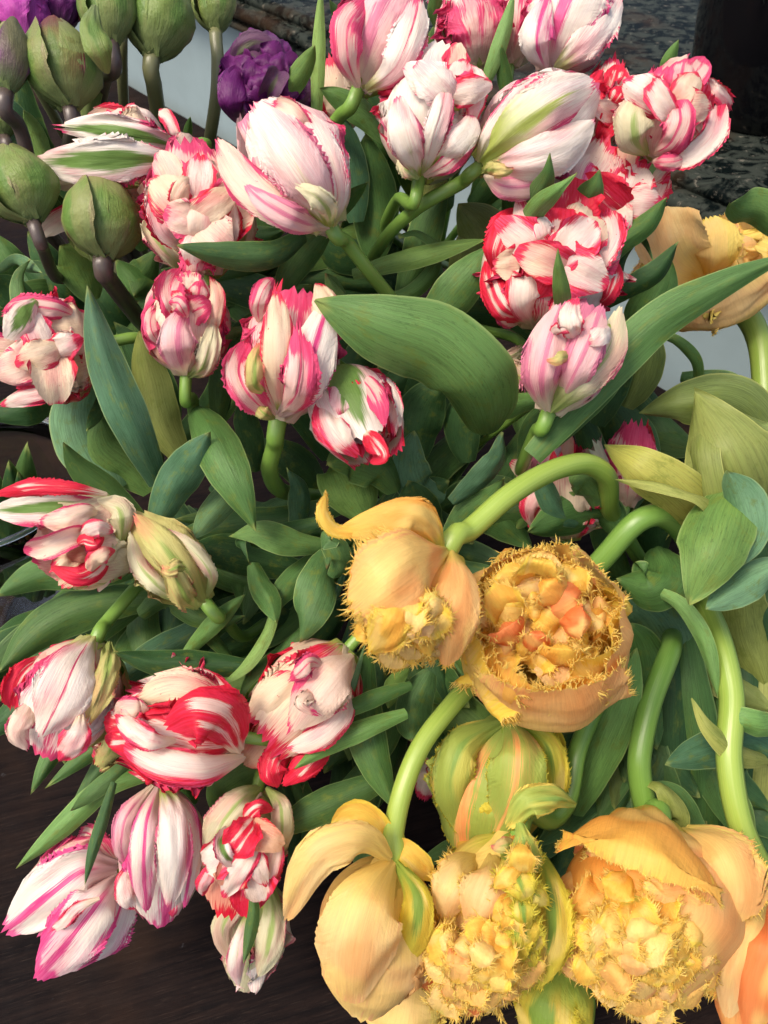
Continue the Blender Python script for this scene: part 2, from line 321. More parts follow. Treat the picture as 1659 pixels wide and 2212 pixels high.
def shell_petal(fl, phi, mat, wid=1.15, ln=1., rs_=1., opn=0., curl=0., ruf=.05, teeth=.05, crump=.03, twist=.05, lean=0., round_=.35, seed=0, fr=None, tipr=0., nu=21, nv=50, pow_=2.2, flat=.45):
    """one petal of a cup: a patch of an egg-shaped shell round the flower's axis"""
    rs = np.random.RandomState(seed)
    if fr is None and teeth >= .04: teeth *= 1.15; ruf *= 1.4; round_ = round_*rs.uniform(.8, 1.5)
    R, L = fl['R'], fl['L']
    u = np.linspace(-1, 1, nu)[None, :]; v = np.linspace(0, 1, nv)[:, None]
    sw = saw(rs, 38); sw2 = saw(rs, 20)
    top = 1 - round_*np.abs(u)**pow_ + teeth*.5*sw2((u+1)/2)*(1 if not fr else .6)
    s = v*top
    wv = WID(s)*wid*R
    ue = u*(1 + teeth*np.where(u > 0, sw(v), sw(1-v))*np.abs(u)**5*np.clip((v-.25)*3, 0, 1))
    w1 = Wob(rs, .7, 1.2); w2 = Wob(rs, 1.8, 3.2); w3 = Wob(rs, .3, 3.8)
    r = PROF(np.clip(s, 0, 1))*R*rs_
    r = r + tipr*R*np.clip(s-.55, 0, 1)**1.5*2.0
    z = s*L*ln
    r = r + R*twist*u
    r = r + R*crump*w2(u, s)*(.3+s) + R*ruf*(np.abs(u)**3)*w3(np.sign(u), s*2.2)*1.4*np.clip(s*2, 0, 1)
    rc = np.maximum(r, flat*R)
    th = np.clip(ue*wv/rc, -2.2, 2.2)
    x = rc*np.sin(th); rr = r - rc*(1-np.cos(th))
    z = z + R*.05*w1(u, s)*s
    # curl the tip outwards (positive) or inwards along the length
    c = curl*np.clip(s-.5, 0, 1)**2
    rr = rr + L*c*1.6; z = z - L*np.abs(c)*.9
    o = math.radians(opn)
    r2 = rr*math.cos(o)+z*math.sin(o); z2 = z*math.cos(o)-rr*math.sin(o)
    x = x + z*math.tan(math.radians(lean))
    a = math.radians(phi)
    er = fl['c']*math.cos(a)+fl['s']*math.sin(a); et = -fl['c']*math.sin(a)+fl['s']*math.cos(a)
    P = fl['B'] + r2[..., None]*er + x[..., None]*et + z2[..., None]*fl['a']
    U = np.broadcast_to(u, s.shape); S = s
    return emit_petal(P, U, S, mat, fl['root'], rs, fr)
def ribbon(pts, width, roll, nu, nv, wfun, cup=0., rs=None, ruf=0., teeth=0., round_=0., keel=0., wavek=2.5, crump=.0):
    P3 = np.array([at(*p) for p in pts]); 
    dm = np.mean([p[2] for p in pts]); W = width/2*dm/F_PX
    u = np.linspace(-1, 1, nu)[None, :]; v = np.linspace(0, 1, nv)[:, None]
    C = catmull(P3, nv); T = nrm(np.gradient(C, axis=0)); N = CAM - C; N = N - (N*T).sum(1, keepdims=True)*T; N = nrm(N)
    ro = np.radians(np.interp(np.linspace(0, 1, nv), np.linspace(0, 1, len(roll)), roll)) if hasattr(roll, '__len__') else np.full(nv, math.radians(roll))
    Sd = np.cross(T, N); N2 = N*np.cos(ro)[:, None]+Sd*np.sin(ro)[:, None]; S2 = nrm(np.cross(T, N2))
    cur_top = 1 - round_*np.abs(u)**2.2
    if teeth: cur_top = cur_top + teeth*.5*saw(rs, 22)((u+1)/2)
    s = v*cur_top
    w = wfun(np.clip(s, 0, 1))*W
    ue = u
    if teeth: ue = u*(1+teeth*np.where(u > 0, saw(rs, 38)(v), saw(rs, 36)(v))*np.abs(u)**5*np.clip((v-.2)*3, 0, 1))
    w3 = Wob(rs, .3, wavek); w2 = Wob(rs, 1.6, 3.)
    off = -cup*W*ue**2*np.clip(w/W+.1, 0, 1) - keel*W*np.abs(ue)*np.clip(w/W, 0, 1) + ruf*W*np.abs(u)**2*w3(np.sign(u)*.8, v)*np.clip(3*v, 0, 1) + crump*W*w2(u, v)
    idx = s*(nv-1); i0 = np.clip(idx.astype(int), 0, nv-2); f = (np.clip(idx, 0, nv-1)-i0)[..., None]
    g = lambda A: A[i0]*(1-f)+A[i0+1]*f
    wx = w*ue*np.cos(np.clip(abs(cup)*.35*np.abs(ue), 0, 1.2))
    P = g(C) + g(S2)*wx[..., None] + g(N2)*off[..., None]
    over = np.clip(idx-(nv-1), 0, 99)[..., None]*(np.linalg.norm(C[-1]-C[-2]))
    P = P + T[-1]*over
    return P, np.broadcast_to(u, s.shape), s
WPET = smooth_table([(0, .22), (.12, .45), (.35, .85), (.6, 1.0), (.8, .95), (1, .74)])
WLEAF = smooth_table([(0, .50), (.2, .78), (.45, 1.), (.65, .90), (.82, .58), (.93, .26), (1, .015)])
WBROAD = smooth_table([(0, .40), (.15, .72), (.4, 1.), (.62, .96), (.8, .70), (.93, .32), (1, .02)])
WTHIN = smooth_table([(0, .5), (.4, 1.), (.8, .7), (1, .2)])
def free_petal(fl, pts, width, mat, roll=0, cup=.35, ruf=.06, teeth=.06, round_=.35, seed=1, fr=None, crump=.05, nu=21, nv=50, wf=WPET):
    """a petal laid along its own line; third number = millimetres in front of the flower's base"""
    rs = np.random.RandomState(seed)
    if fr is None and teeth >= .03 and fl['root'].name[:6] == 'parrot': teeth = teeth*1.1+.015; ruf = ruf*1.5; round_ = round_*rs.uniform(.9, 1.5)
    P, U, S = ribbon([(x, y, fl['d']-m/1000.) for x, y, m in pts], width, roll, nu, nv, wf, cup, rs, ruf, teeth, round_, crump=crump)
    return emit_petal(P, U, S, mat, fl['root'], rs, fr)
def tube(name, C, rad, mat, parent, ns=12):
    n = len(C); T = nrm(np.gradient(C, axis=0)); x = np.cross(T[0], [.3, .9, .2]); X = np.zeros((n, 3))
    for i in range(n):                       # carry the ring round bends without twisting it
        x = x - T[i]*np.dot(x, T[i]); x = x/np.linalg.norm(x); X[i] = x
    Y = np.cross(T, X)
    rad = np.broadcast_to(rad, (n,)); th = np.linspace(0, 2*math.pi, ns, endpoint=False)
    V = C[:, None]+rad[:, None, None]*(np.cos(th)[None, :, None]*X[:, None]+np.sin(th)[None, :, None]*Y[:, None])
    F = [(j*ns+i, j*ns+(i+1) % ns, (j+1)*ns+(i+1) % ns, (j+1)*ns+i) for j in range(n-1) for i in range(ns)]
    F.append(tuple(range(ns))[::-1]); F.append(tuple((n-1)*ns+i for i in range(ns)))
    uv = np.stack([np.broadcast_to(np.abs(np.linspace(-1, 1, ns))[None], (n, ns)), np.broadcast_to(np.linspace(0, 1, n)[:, None], (n, ns))], 2).reshape(-1, 2)
    return link_mesh(name, V.reshape(-1, 3), F, uv, mat, parent)
ROOTS = {'L': (330, 1010, .98), 'C': (800, 1120, .93), 'R': (1440, 1330, .90), 'T': (300, 640, 1.15), 'U': (980, 560, 1.0), 'V': (1250, 700, .98)}
FLOWERS = []; STEMS = []
def flower(name, b, t, w, label, cat='tulip', group=None, stem=(), root='C', sw=28, sm='g', ref=None, seed=0, rbase=1.0):
    B = at(*b); T = at(*t); a = nrm(T-B); L = np.linalg.norm(T-B); R = w/2*((b[2]+t[2])/2)/F_PX
    c = nrm(CAM-(B+T)/2); c2 = c-np.dot(c, a)*a
    if ref is not None or np.linalg.norm(c2) < .35: c2 = -UP - np.dot(-UP, a)*a
    c2 = nrm(c2); s = nrm(np.cross(a, c2))
    rt = empty(name, B, label, cat, group)
    fl = dict(B=B, a=a, L=L, R=R, c=c2, s=s, root=rt, d=b[2], seed=seed)
    rs = np.random.RandomState(seed+900)
    k0 = .5*np.linalg.norm(at(*stem[0])-B) if stem else R
    pts = [B + a*R*.12, B - a*min(.8*R, k0)]
    for p in stem: pts.append(at(*p))
    if root:
        r = ROOTS[root]; last = np.array(stem[-1]) if stem else np.array([b[0], b[1], b[2]+.03])
        r3 = at(r[0]+rs.uniform(-60, 60), r[1]+rs.uniform(-50, 50), r[2]+rs.uniform(-.02, .03))
        pts.append(r3)
    C = catmull(np.array(pts), 96)
    rad = sw/2*np.interp(np.linspace(0, 1, len(C)), [0, .04, 1], [1.05, 1., 1.])*b[2]/F_PX
    sw_ = Wob(rs, 3.2, 0); rad = rad*(1+.05*sw_(np.linspace(0, 1, len(C)), 0))
    tube('stem', C, rad, SM[sm], rt)
    fl['stemC'] = C; FLOWERS.append(fl)
    return fl
def shells(fl, outer, mid=(), inner=(), phi0=0, opn=(0, -1, -2), kw=None, kwm=None, kwi=None):
    """outer/mid/inner: material names; three rings of petals, each ring turned against the one outside it"""
    sd = fl['seed']*37; rs = np.random.RandomState(sd+5); kw = kw or {}; kwm = {**kw, **(kwm or {})}; kwi = {**kw, **(kwi or {})}
    for k, (ring, off, sc, ln, wd, op, K) in enumerate(((outer, 0, 1., 1., 1.15, opn[0], kw), (mid, 60, .88, .97, 1.0, opn[1], kwm), (inner, 25, .6, .90, .62, opn[2], kwi))):
        n = len(ring)
        for i, m in enumerate(ring):
            a = phi0+off+i*360./max(n, 1)+rs.uniform(-8, 8)
            q = dict(wid=wd, ln=ln*rs.uniform(.93, 1.03), rs_=sc*(1-.015*i), opn=op+rs.uniform(-2.5, 2.5), seed=sd+k*20+i, crump=.03+.05*k)
            q.update(K)
            for kk in ('wid', 'ln'):
                if kk in K: q[kk] = K[kk]*(1+rs.uniform(-.06, .06))
            shell_petal(fl, a, m, **q)
def tuft(fl, cx, cy, m, rx, ry, n, mats, w=(30, 50), ln=(22, 44), fr=None, dome=20, seed=0, dirn=(0, 0), teeth=.2, cup=.4, stack=0, jit=.5, thin=False, calm=False):
    """a mouthful of small ruffled inner petals spread over an ellipse"""
    r = np.random.RandomState(seed)
    for i in range(n):
        a = i*2.399+r.uniform(-.3, .3); q = math.sqrt((i+.6)/n)
        x, y = cx+rx*q*math.cos(a), cy+ry*q*math.sin(a); mm = m-dome*q*q+r.uniform(-3, 3)-stack*(dirn[0]*math.cos(a)+dirn[1]*math.sin(a))*q
        dx, dy = math.cos(a)*q+dirn[0]+r.uniform(-jit, jit), math.sin(a)*q+dirn[1]+r.uniform(-jit, jit)
        k = math.hypot(dx, dy)+.01; l = r.uniform(*ln); dx, dy = dx/k*l, dy/k*l
        free_petal(fl, [(x-dx*.6, y-dy*.6, mm-16), (x-dx*.2, y-dy*.2, mm), (x+dx*.2, y+dy*.2, mm+4), (x+dx*.6, y+dy*.6, mm-r.uniform(0, 8))], r.uniform(*w), mats[i % len(mats)], cup=r.uniform(-cup, cup*1.4), seed=seed+i, teeth=teeth, ruf=.12 if stack else (.14 if calm else .3), crump=.05 if stack or calm else .08, fr=fr, nv=16, nu=13 if not thin else 5, wf=WPET if not thin else WTHIN)
LEAVES = []
def leaf(pts, w, kind='g', roll=0, cup=.36, ruf=.17, keel=.16, broad=False, owner=None, seed=None, curl=None):
    seed = len(LEAVES)*13+3 if seed is None else seed
    LEAVES.append(dict(pts=pts, w=w, kind=kind, roll=roll, cup=cup, ruf=ruf, keel=keel, broad=broad, owner=owner, seed=seed))
def build_leaves():
    for q in LEAVES:
        rs = np.random.RandomState(q['seed'])
        B = at(*q['pts'][0]); fl = q['owner']
        if fl is None:
            fl = min(FLOWERS, key=lambda f: float(np.min(np.linalg.norm(f['stemC']-B, axis=1))))
        P, U, S = ribbon(q['pts'], q['w'], q['roll'], 9, 34, WBROAD if q['broad'] else WLEAF, q['cup'], rs, q['ruf'], 0, 0, q['keel'], wavek=1.6, crump=.03)
        uv = np.stack([(U+1)/2, S], 2).reshape(-1, 2)
        link_mesh('leaf', P.reshape(-1, 3), grid_faces(9, 34), uv, LM[q['kind']], fl['root'])
# ------------------------------------------------------------------ setting
def wood_mat():
    t = NT('dark oiled wood'); tc = t.n('ShaderNodeTexCoord'); mp = t.n('ShaderNodeMapping'); t.t.links.new(tc.outputs['Object'], mp.inputs[0])
    mp.inputs['Rotation'].default_value = (0, 0, math.radians(-16))
    m2 = t.n('ShaderNodeMapping'); t.t.links.new(mp.outputs[0], m2.inputs[0]); m2.inputs['Scale'].default_value = (3, 60, 1)
    g = t.noise(m2.outputs[0], 3., 6., .65, .6)
    m3 = t.n('ShaderNodeMapping'); t.t.links.new(mp.outputs[0], m3.inputs[0]); m3.inputs['Scale'].default_value = (14, 260, 1)
    f = t.noise(m3.outputs[0], 3., 3., .6)
    big = t.noise(tc.outputs['Object'], 5., 4., .6)
    col = t.mix(t.ramp(g, .35, .7), (.005, .004, .0045), (.014, .009, .008))
    col = t.mix(t.ramp(big, .45, .75), col, (.026, .014, .009))
    col = t.mix(t.math('MULTIPLY', t.ramp(f, .58, .70), .30), col, (.055, .038, .030))
    sc = t.noise(tc.outputs['Object'], 34., 5., .75)
    col = t.mix(t.math('MULTIPLY', t.ramp(sc, .66, .74), .5), col, (.07, .07, .075))
    h = t.math('ADD', g, t.math('MULTIPLY', f, .7))
    return t.finish(col, t.ramp(sc, .3, .7, .5, .7), t.bump(h, .5, .001), 0, None, .12) if not t.low_ior(1.25) else None
def marble_mat():
    t = NT('dark green marble'); tc = t.n('ShaderNodeTexCoord')
    mp = t.n('ShaderNodeMapping'); t.t.links.new(tc.outputs['Object'], mp.inputs[0]); mp.inputs['Scale'].default_value = (1.6, 2.2, 2); mp.inputs['Rotation'].default_value = (0, 0, math.radians(20))
    a = t.noise(mp.outputs[0], 16., 8., .72, .8); b = t.noise(mp.outputs[0], 42., 6., .75, .4); c = t.noise(tc.outputs['Object'], 6., 4., .6)
    col = t.mix(t.ramp(a, .44, .56), (.003, .005, .005), (.030, .036, .030))
    col = t.mix(t.ramp(b, .58, .70), col, (.17, .155, .125))
    col = t.mix(t.math('MULTIPLY', t.ramp(c, .5, .66), .6), col, (.040, .022, .012))
    return t.low_ior(1.14) or t.finish(col, .22, None, 0, None, .12)
def plain(name, c, rough, **k):
    t = NT(name); tc = t.n('ShaderNodeTexCoord'); n = t.noise(tc.outputs['Object'], 9., 4., .6)
    return t.finish(t.mix(t.ramp(n, .3, .7), c, tuple(x*.9 for x in c)), rough, t.bump(n, .1, .001), 0, None, **k)
E1 = on_plane(1659, 452, .32); E2 = on_plane(530, -14, .32)
dirE = nrm(E2-E1); nin = nrm(np.cross(dirE, np.array([0, 0, 1.])))      # horizontal, away from the camera
if nin[1] < 0: nin = -nin
A0 = E1 - dirE*1.5; A1 = E2 + dirE*2.5
def extrude_profile(name, prof, mat, parent=None, closed=False):
    V = []; 
    for P in (A0, A1):
        for o, z in prof: V.append(P - nin*o + np.array([0, 0, z]))
    n = len(prof); F = [(i, i+1, n+i+1, n+i) for i in range(n-1)]
    return link_mesh(name, V, F, None, mat, parent, smooth=False)
MARB = marble_mat()
def arc(cx, cz, r, a0, a1, n=10):
    return [(cx+r*math.cos(math.radians(a)), cz+r*math.sin(math.radians(a))) for a in np.linspace(a0, a1, n)]
ledge = empty('marble_ledge', (A0+A1)/2, 'dark green veined marble ledge with stepped polished moulding above the grey panel', 'ledge')
top = extrude_profile('top_slab', [(-1.6, 0)] + [(-.012, 0)] + arc(-.012, -.012, .012, 90, -10, 12) + [(-.003, -.020)], MARB, ledge)
mid = extrude_profile('moulding', [(-.004, -.0195), (.008, -.021)] + arc(.012, -.033, .013, 80, -90, 16) + [(.010, -.047), (.006, -.052)], MARB, ledge)
low = extrude_profile('lower_moulding', [(.004, -.0515), (.013, -.053)] + arc(.013, -.060, .007, 85, -90, 10) + [(.004, -.070), (-.030, -.072)], MARB, ledge)
for o in (top, mid, low):
    for p in o.data.polygons: p.use_smooth = True
panel = extrude_profile('grey_panel', [(-.028, -.071), (-.028, -1.05)], plain('blue grey paint', (.30, .39, .41), .5))
tag(panel, 'smooth blue grey painted panel below the marble ledge, behind the flowers', 'panel')
# floor and table
fm = plain('floor', (.05, .05, .05), .6)
fl_ = link_mesh('floor', [(-12, -8, -.72), (12, -8, -.72), (12, 16, -.72), (-12, 16, -.72)], [(0, 1, 2, 3)], None, fm, smooth=False); fl_['kind'] = 'structure'
WOOD = wood_mat()
# table boards: three wide planks with fine joints
tb = empty('wooden_table', (0, .5, 0), 'near-black wooden table top with scuffed diagonal grain under the flowers', 'table')
def back_edge(x): return E1[1]+(E2[1]-E1[1])*(x-E1[0])/(E2[0]-E1[0])-.03
V = []
for x in (-1.6, 1.3):
    for y, z in ((-.42, -.03), (-.42, -.001), (-.419, 0), (back_edge(x)-.001, 0), (back_edge(x), -.001), (back_edge(x), -.03)): V.append((x, y, z))
link_mesh('table_top', V, [(i, i+1, 7+i, 6+i) for i in range(5)] + [(5, 0, 6, 11), (0, 5, 4, 3, 2, 1), (6, 7, 8, 9, 10, 11)], None, WOOD, tb, smooth=False)
for x, y in ((-1.4, -.3), (1.1, -.3), (-1.4, 1.2), (1.1, .3)):
    tube('leg', np.array([[x, y, -.035], [x, y, -.4], [x, y, -.719]]), .03, WOOD, tb)
# ------------------------------------------------------------------ vases
def lathe(name, c, prof, mat, parent, ns=72, smooth=True):
    th = np.linspace(0, 2*math.pi, ns, endpoint=False)
    V = [(c[0]+r*math.cos(t), c[1]+r*math.sin(t), c[2]+z) for r, z in prof for t in th]
    F = [(j*ns+i, j*ns+(i+1) % ns, (j+1)*ns+(i+1) % ns, (j+1)*ns+i) for j in range(len(prof)-1) for i in range(ns)]
    return link_mesh(name, V, F, None, mat, parent, smooth=smooth)
gm = NT('clear glass'); gm.b.inputs['Transmission Weight'].default_value = 1; gm.b.inputs['Roughness'].default_value = 0.01; gm.b.inputs['IOR'].default_value = 1.55
gm.b.inputs['Base Color'].default_value = (.93, .97, .97, 1)
GLASS = gm.m
rc = at(-30, 1035, .80); vb = (rc[0], rc[1], 0.002); RH = rc[2]-.002
gv = empty('glass_vase', vb, 'clear round glass vase with bright window reflections at the left edge', 'vase')
ro_ = .094
lathe('rim', (vb[0], vb[1], vb[2]+RH+.002), arc(ro_-.001, 0, .0032, 0, 360, 14), GLASS, gv)
bl = lathe('glass_body', vb, [(.0, .0), (.070, .0), (.082, .006), (.092, RH*.35), (.098, RH*.6), (.097, RH*.85), (ro_, RH-.002), (ro_-.001, RH), (ro_-.003, RH-.001), (.094, RH*.85), (.095, RH*.6), (.089, RH*.35), (.078, .010), (.06, .008), (0, .008)], GLASS, gv)
bm_ = NT('black glaze'); BLK = bm_.finish((.004, .004, .005), .05, None, 0, None, .6)
vc = on_plane(1625, 236, .32)
bv = empty('black_vase', (vc[0], vc[1], .3205), 'tall glossy black vase standing on the marble ledge', 'vase')
lathe('body', (vc[0], vc[1], .3205), [(0, 0), (.092, 0), (.096, .004), (.104, .03), (.118, .12), (.128, .25), (.132, .40), (.128, .42), (.124, .40), (.12, .25), (.09, .03), (0, .02)], BLK, bv, 96)
# ------------------------------------------------------------------ parrot tulips
PG = 'pink, red and white parrot tulips'; FG = 'orange and yellow fringed tulips'; BG = 'unopened green tulip buds'; VG = 'purple double tulips'
FRT = dict(lo=.003, hi=.008, gap=.0008, **{'from': .35})
FR = dict(lo=.002, hi=.006, gap=.0011)
K = dict(teeth=.11, ruf=.10)
# top row
WHOOD = smooth_table([(0, .62), (.3, .9), (.6, 1.), (1, .96)])
f = flower('parrot_tulip', (772, 196, .60), (862, -15, .60), 196, 'large pale pink and white parrot tulip cut by the top edge, stem leaning right', group=PG, stem=[(735, 250, .62), (690, 315, .66), (660, 420, .75)], root='C', sw=30, seed=1)
shells(f, ['mauve', 'whiterib', 'pink'], ['white', 'mauve', 'pink'], ['pink', 'rededge', 'pinkedge'], phi0=-12, kw=K)
free_petal(f, [(775, 190, 14), (752, 130, 40), (752, 60, 48), (790, 0, 30)], 78, 'pink', cup=.5, seed=11)
free_petal(f, [(790, 195, 14), (850, 150, 42), (890, 60, 44), (905, -10, 30)], 84, 'whiterib', cup=.5, seed=12, teeth=.12)
f = flower('parrot_tulip', (1030, 152, .68), (1000, -10, .68), 150, 'pink and red parrot tulip at the top edge left of the tall thin leaf', group=PG, root='U', sw=22, seed=2)
shells(f, ['pink', 'redwhite', 'pink'], ['redwhite', 'pink', 'greenfl'], ['redwhite', 'pink', 'red'], phi0=20, kw=dict(teeth=.12, ruf=.14), opn=(6, 4, 0), kwm=dict(tipr=.3))
f = flower('parrot_tulip', (1100, 145, .70), (1125, -50, .70), 138, 'bright pink parrot tulip at the top edge, half hidden by the tall thin leaf', group=PG, root='U', sw=22, seed=3)
shells(f, ['pink', 'pinkedge', 'pink'], ['pink', 'rededge', 'pink'], ['redwhite', 'pink'], phi0=10, kw=K)
f = flower('parrot_tulip', (1010, 40, .73), (965, -60, .73), 120, 'streaky pink parrot tulip showing only its lower petals at the top edge', group=PG, root='U', sw=20, seed=4)
shells(f, ['streak', 'pink', 'streak'], ['pink'], [], phi0=0, kw=K)
f = flower('parrot_tulip', (1185, 156, .64), (1262, -48, .64), 184, 'open white and magenta parrot tulip at the top edge', group=PG, root='U', stem=[(1178, 180, .66), (1160, 260, .75)], sw=26, seed=5)
shells(f, ['streak', 'streak', 'pink'], ['streak', 'pink', 'streak'], ['redwhite', 'pink'], phi0=-15, kw=dict(teeth=.09, ruf=.07, tipr=.25), opn=(4, 3, 0))
free_petal(f, [(1200, 150, 10), (1255, 100, 30), (1300, 45, 30), (1338, -15, 14)], 92, 'whiterib', cup=.3, seed=51, teeth=.16)
free_petal(f, [(1180, 152, 10), (1160, 100, 38), (1165, 50, 42), (1185, -10, 34)], 82, 'streak', cup=.5, seed=52)
f = flower('parrot_tulip', (905, 384, .58), (955, 138, .60), 204, 'white parrot tulip with pink ribs and a dark red side petal', group=PG, stem=[(860, 430, .62), (835, 500, .68)], root='U', sw=28, seed=6)
shells(f, ['white', 'whiterib', 'redwhite'], ['white', 'redwhite', 'white'], ['red', 'whiterib', 'pinkedge', 'redwhite'], phi0=-15, kw=dict(teeth=.10, ruf=.10, tipr=.25), opn=(3, 3, 1))
free_petal(f, [(908, 382, 8), (888, 330, 44), (870, 270, 52), (860, 205, 36)], 84, 'white', cup=.5, seed=61, teeth=.08)
free_petal(f, [(912, 380, 10), (935, 300, 50), (955, 235, 56), (962, 180, 38)], 58, 'whiterib', cup=.5, seed=62, teeth=.16)
free_petal(f, [(915, 380, 12), (965, 355, 34), (1005, 315, 30), (1018, 285, 20)], 48, 'pink', cup=.4, seed=63, teeth=.06)
free_petal(f, [(935, 350, 18), (975, 315, 46), (1008, 280, 46), (1020, 245, 30)], 74, 'white', cup=.5, seed=64, teeth=.06)
free_petal(f, [(1010, 290, 20), (1025, 230, 34), (1030, 180, 30), (1010, 140, 20)], 52, 'redwhite', cup=.3, seed=65, teeth=.1)
free_petal(f, [(905, 386, 16), (885, 372, 20), (872, 350, 14), (862, 330, 8)], 42, 'limewht', cup=.5, seed=66, teeth=.2)
tuft(f, 970, 175, 44, 52, 36, 5, ['redwhite', 'white', 'rededge'], w=(53, 89), ln=(78, 125), dome=10, seed=610, dirn=(0, -.8), teeth=.10, stack=14, jit=.22, cup=.35)
f = flower('parrot_tulip', (1036, 362, .57), (1275, 190, .585), 200, 'large white parrot tulip with a lime green base lying to the right on its stem', group=PG, stem=[(1000, 392, .585), (900, 450, .60), (825, 525, .64), (790, 620, .74)], root='C', sw=32, seed=7)
shells(f, ['white', 'streak', 'whiterib'], ['whiterib', 'white', 'mauve'], ['redwhite', 'pink'], phi0=0, kw=dict(teeth=.05, ruf=.05))
free_petal(f, [(1038, 352, 12), (1110, 285, 54), (1190, 225, 60), (1285, 175, 34)], 122, 'whitegrn', cup=.55, seed=71, teeth=.06, round_=.3)
free_petal(f, [(1042, 366, 12), (1120, 350, 48), (1210, 320, 54), (1284, 262, 32)], 104, 'white', cup=.5, seed=72, teeth=.03)
free_petal(f, [(1045, 378, 10), (1090, 402, 34), (1150, 400, 34), (1200, 370, 22)], 62, 'mauve', cup=.5, seed=73, teeth=.05)
free_petal(f, [(1032, 350, 12), (1060, 290, 34), (1130, 215, 38), (1220, 155, 26)], 62, 'whiterib', cup=.5, seed=74, teeth=.03)
free_petal(f, [(1040, 372, 20), (1062, 366, 44), (1092, 370, 50), (1110, 366, 46)], 38, 'lime', cup=.6, seed=75, teeth=.16, crump=.15)
f = flower('parrot_tulip', (1298, 318, .64), (1322, 140, .64), 116, 'crumpled red parrot tulip squeezed behind the lying white tulip', group=PG, root='V', sw=22, seed=8)
shells(f, ['redwhite', 'red', 'red'], ['red', 'redwhite', 'red'], ['red', 'redwhite', 'red', 'redwhite', 'red'], phi0=10, kw=dict(teeth=.16, ruf=.24), kwi=dict(crump=.2), opn=(0, 2, 4))
free_petal(f, [(1290, 300, 20), (1310, 240, 40), (1340, 200, 40), (1355, 175, 20)], 50, 'redwhite', cup=-.4, seed=81, teeth=.16, crump=.15)
free_petal(f, [(1285, 290, 20), (1290, 230, 42), (1285, 190, 40), (1300, 150, 20)], 48, 'red', cup=.5, seed=82, teeth=.16, crump=.12)
tuft(f, 1318, 215, 46, 40, 62, 7, ['red', 'redwhite'], w=(40, 69), ln=(48, 83), dome=14, seed=810, dirn=(0, -.5), teeth=.10, stack=14, jit=.22, cup=.55)
f = flower('parrot_tulip', (1408, 350, .60), (1478, 150, .57), 190, 'open red-edged white parrot tulip in front of the black vase', group=PG, root='V', stem=[(1405, 375, .64), (1380, 470, .8)], sw=28, seed=9)
shells(f, ['pinkedge', 'redwhite', 'rededge'], ['rededge', 'redwhite', 'pinkedge'], ['pink', 'redwhite', 'red', 'pinkedge'], phi0=-25, kw=dict(teeth=.10, ruf=.12, tipr=.3), opn=(3, 5, 4), kwi=dict(tipr=-.1))
free_petal(f, [(1400, 335, 20), (1372, 300, 46), (1372, 245, 52), (1400, 205, 40)], 88, 'limewht', cup=.5, seed=91, teeth=.04)
free_petal(f, [(1412, 335, 24), (1450, 305, 56), (1470, 255, 64), (1452, 195, 54)], 78, 'pink', cup=.5, seed=92, teeth=.06)
free_petal(f, [(1420, 345, 20), (1480, 340, 46), (1535, 295, 46), (1562, 215, 24)], 62, 'redwhite', cup=-.3, seed=93, teeth=.09, roll=14)
free_petal(f, [(1408, 348, 24), (1425, 350, 42), (1460, 348, 46), (1500, 330, 36)], 40, 'pink', cup=.4, seed=94, teeth=.14, ruf=.15)
free_petal(f, [(1400, 300, 16), (1415, 230, 36), (1445, 160, 34), (1486, 122, 20)], 52, 'pinkedge', cup=.4, seed=95, teeth=.12)
free_petal(f, [(1520, 170, 20), (1545, 195, 34), (1565, 215, 30), (1576, 238, 20)], 34, 'redwhite', cup=-.4, seed=96, teeth=.22)
tuft(f, 1455, 205, 60, 62, 50, 6, ['rededge', 'redwhite', 'pink'], w=(53, 89), ln=(69, 116), dome=16, seed=910, dirn=(.2, -.6), teeth=.10, stack=14, jit=.22, cup=.35)
f = flower('parrot_tulip', (1245, 505, .63), (1335, 345, .63), 210, 'wide open white parrot tulip with fine red streaks behind upright leaf tips', group=PG, root='V', sw=24, seed=10)
shells(f, ['redwhite', 'whiterib', 'redwhite'], ['redwhite', 'rededge', 'streak'], ['redwhite', 'red', 'whiterib'], phi0=-25, kw=dict(teeth=.14, ruf=.18, tipr=.6), opn=(10, 8, 4))
free_petal(f, [(1240, 470, 20), (1255, 420, 44), (1270, 370, 46), (1300, 335, 26)], 100, 'streak', cup=.5, seed=101, teeth=.14)
free_petal(f, [(1290, 490, 20), (1310, 440, 44), (1330, 390, 46), (1350, 345, 26)], 84, 'redwhite', cup=.5, seed=102, teeth=.16)
free_petal(f, [(1320, 500, 16), (1370, 460, 38), (1410, 420, 36), (1432, 365, 20)], 62, 'redwhite', cup=-.4, seed=103, teeth=.16)
free_petal(f, [(1325, 512, 12), (1350, 500, 34), (1385, 475, 36), (1400, 440, 26)], 52, 'white', cup=.4, seed=104, teeth=.16)
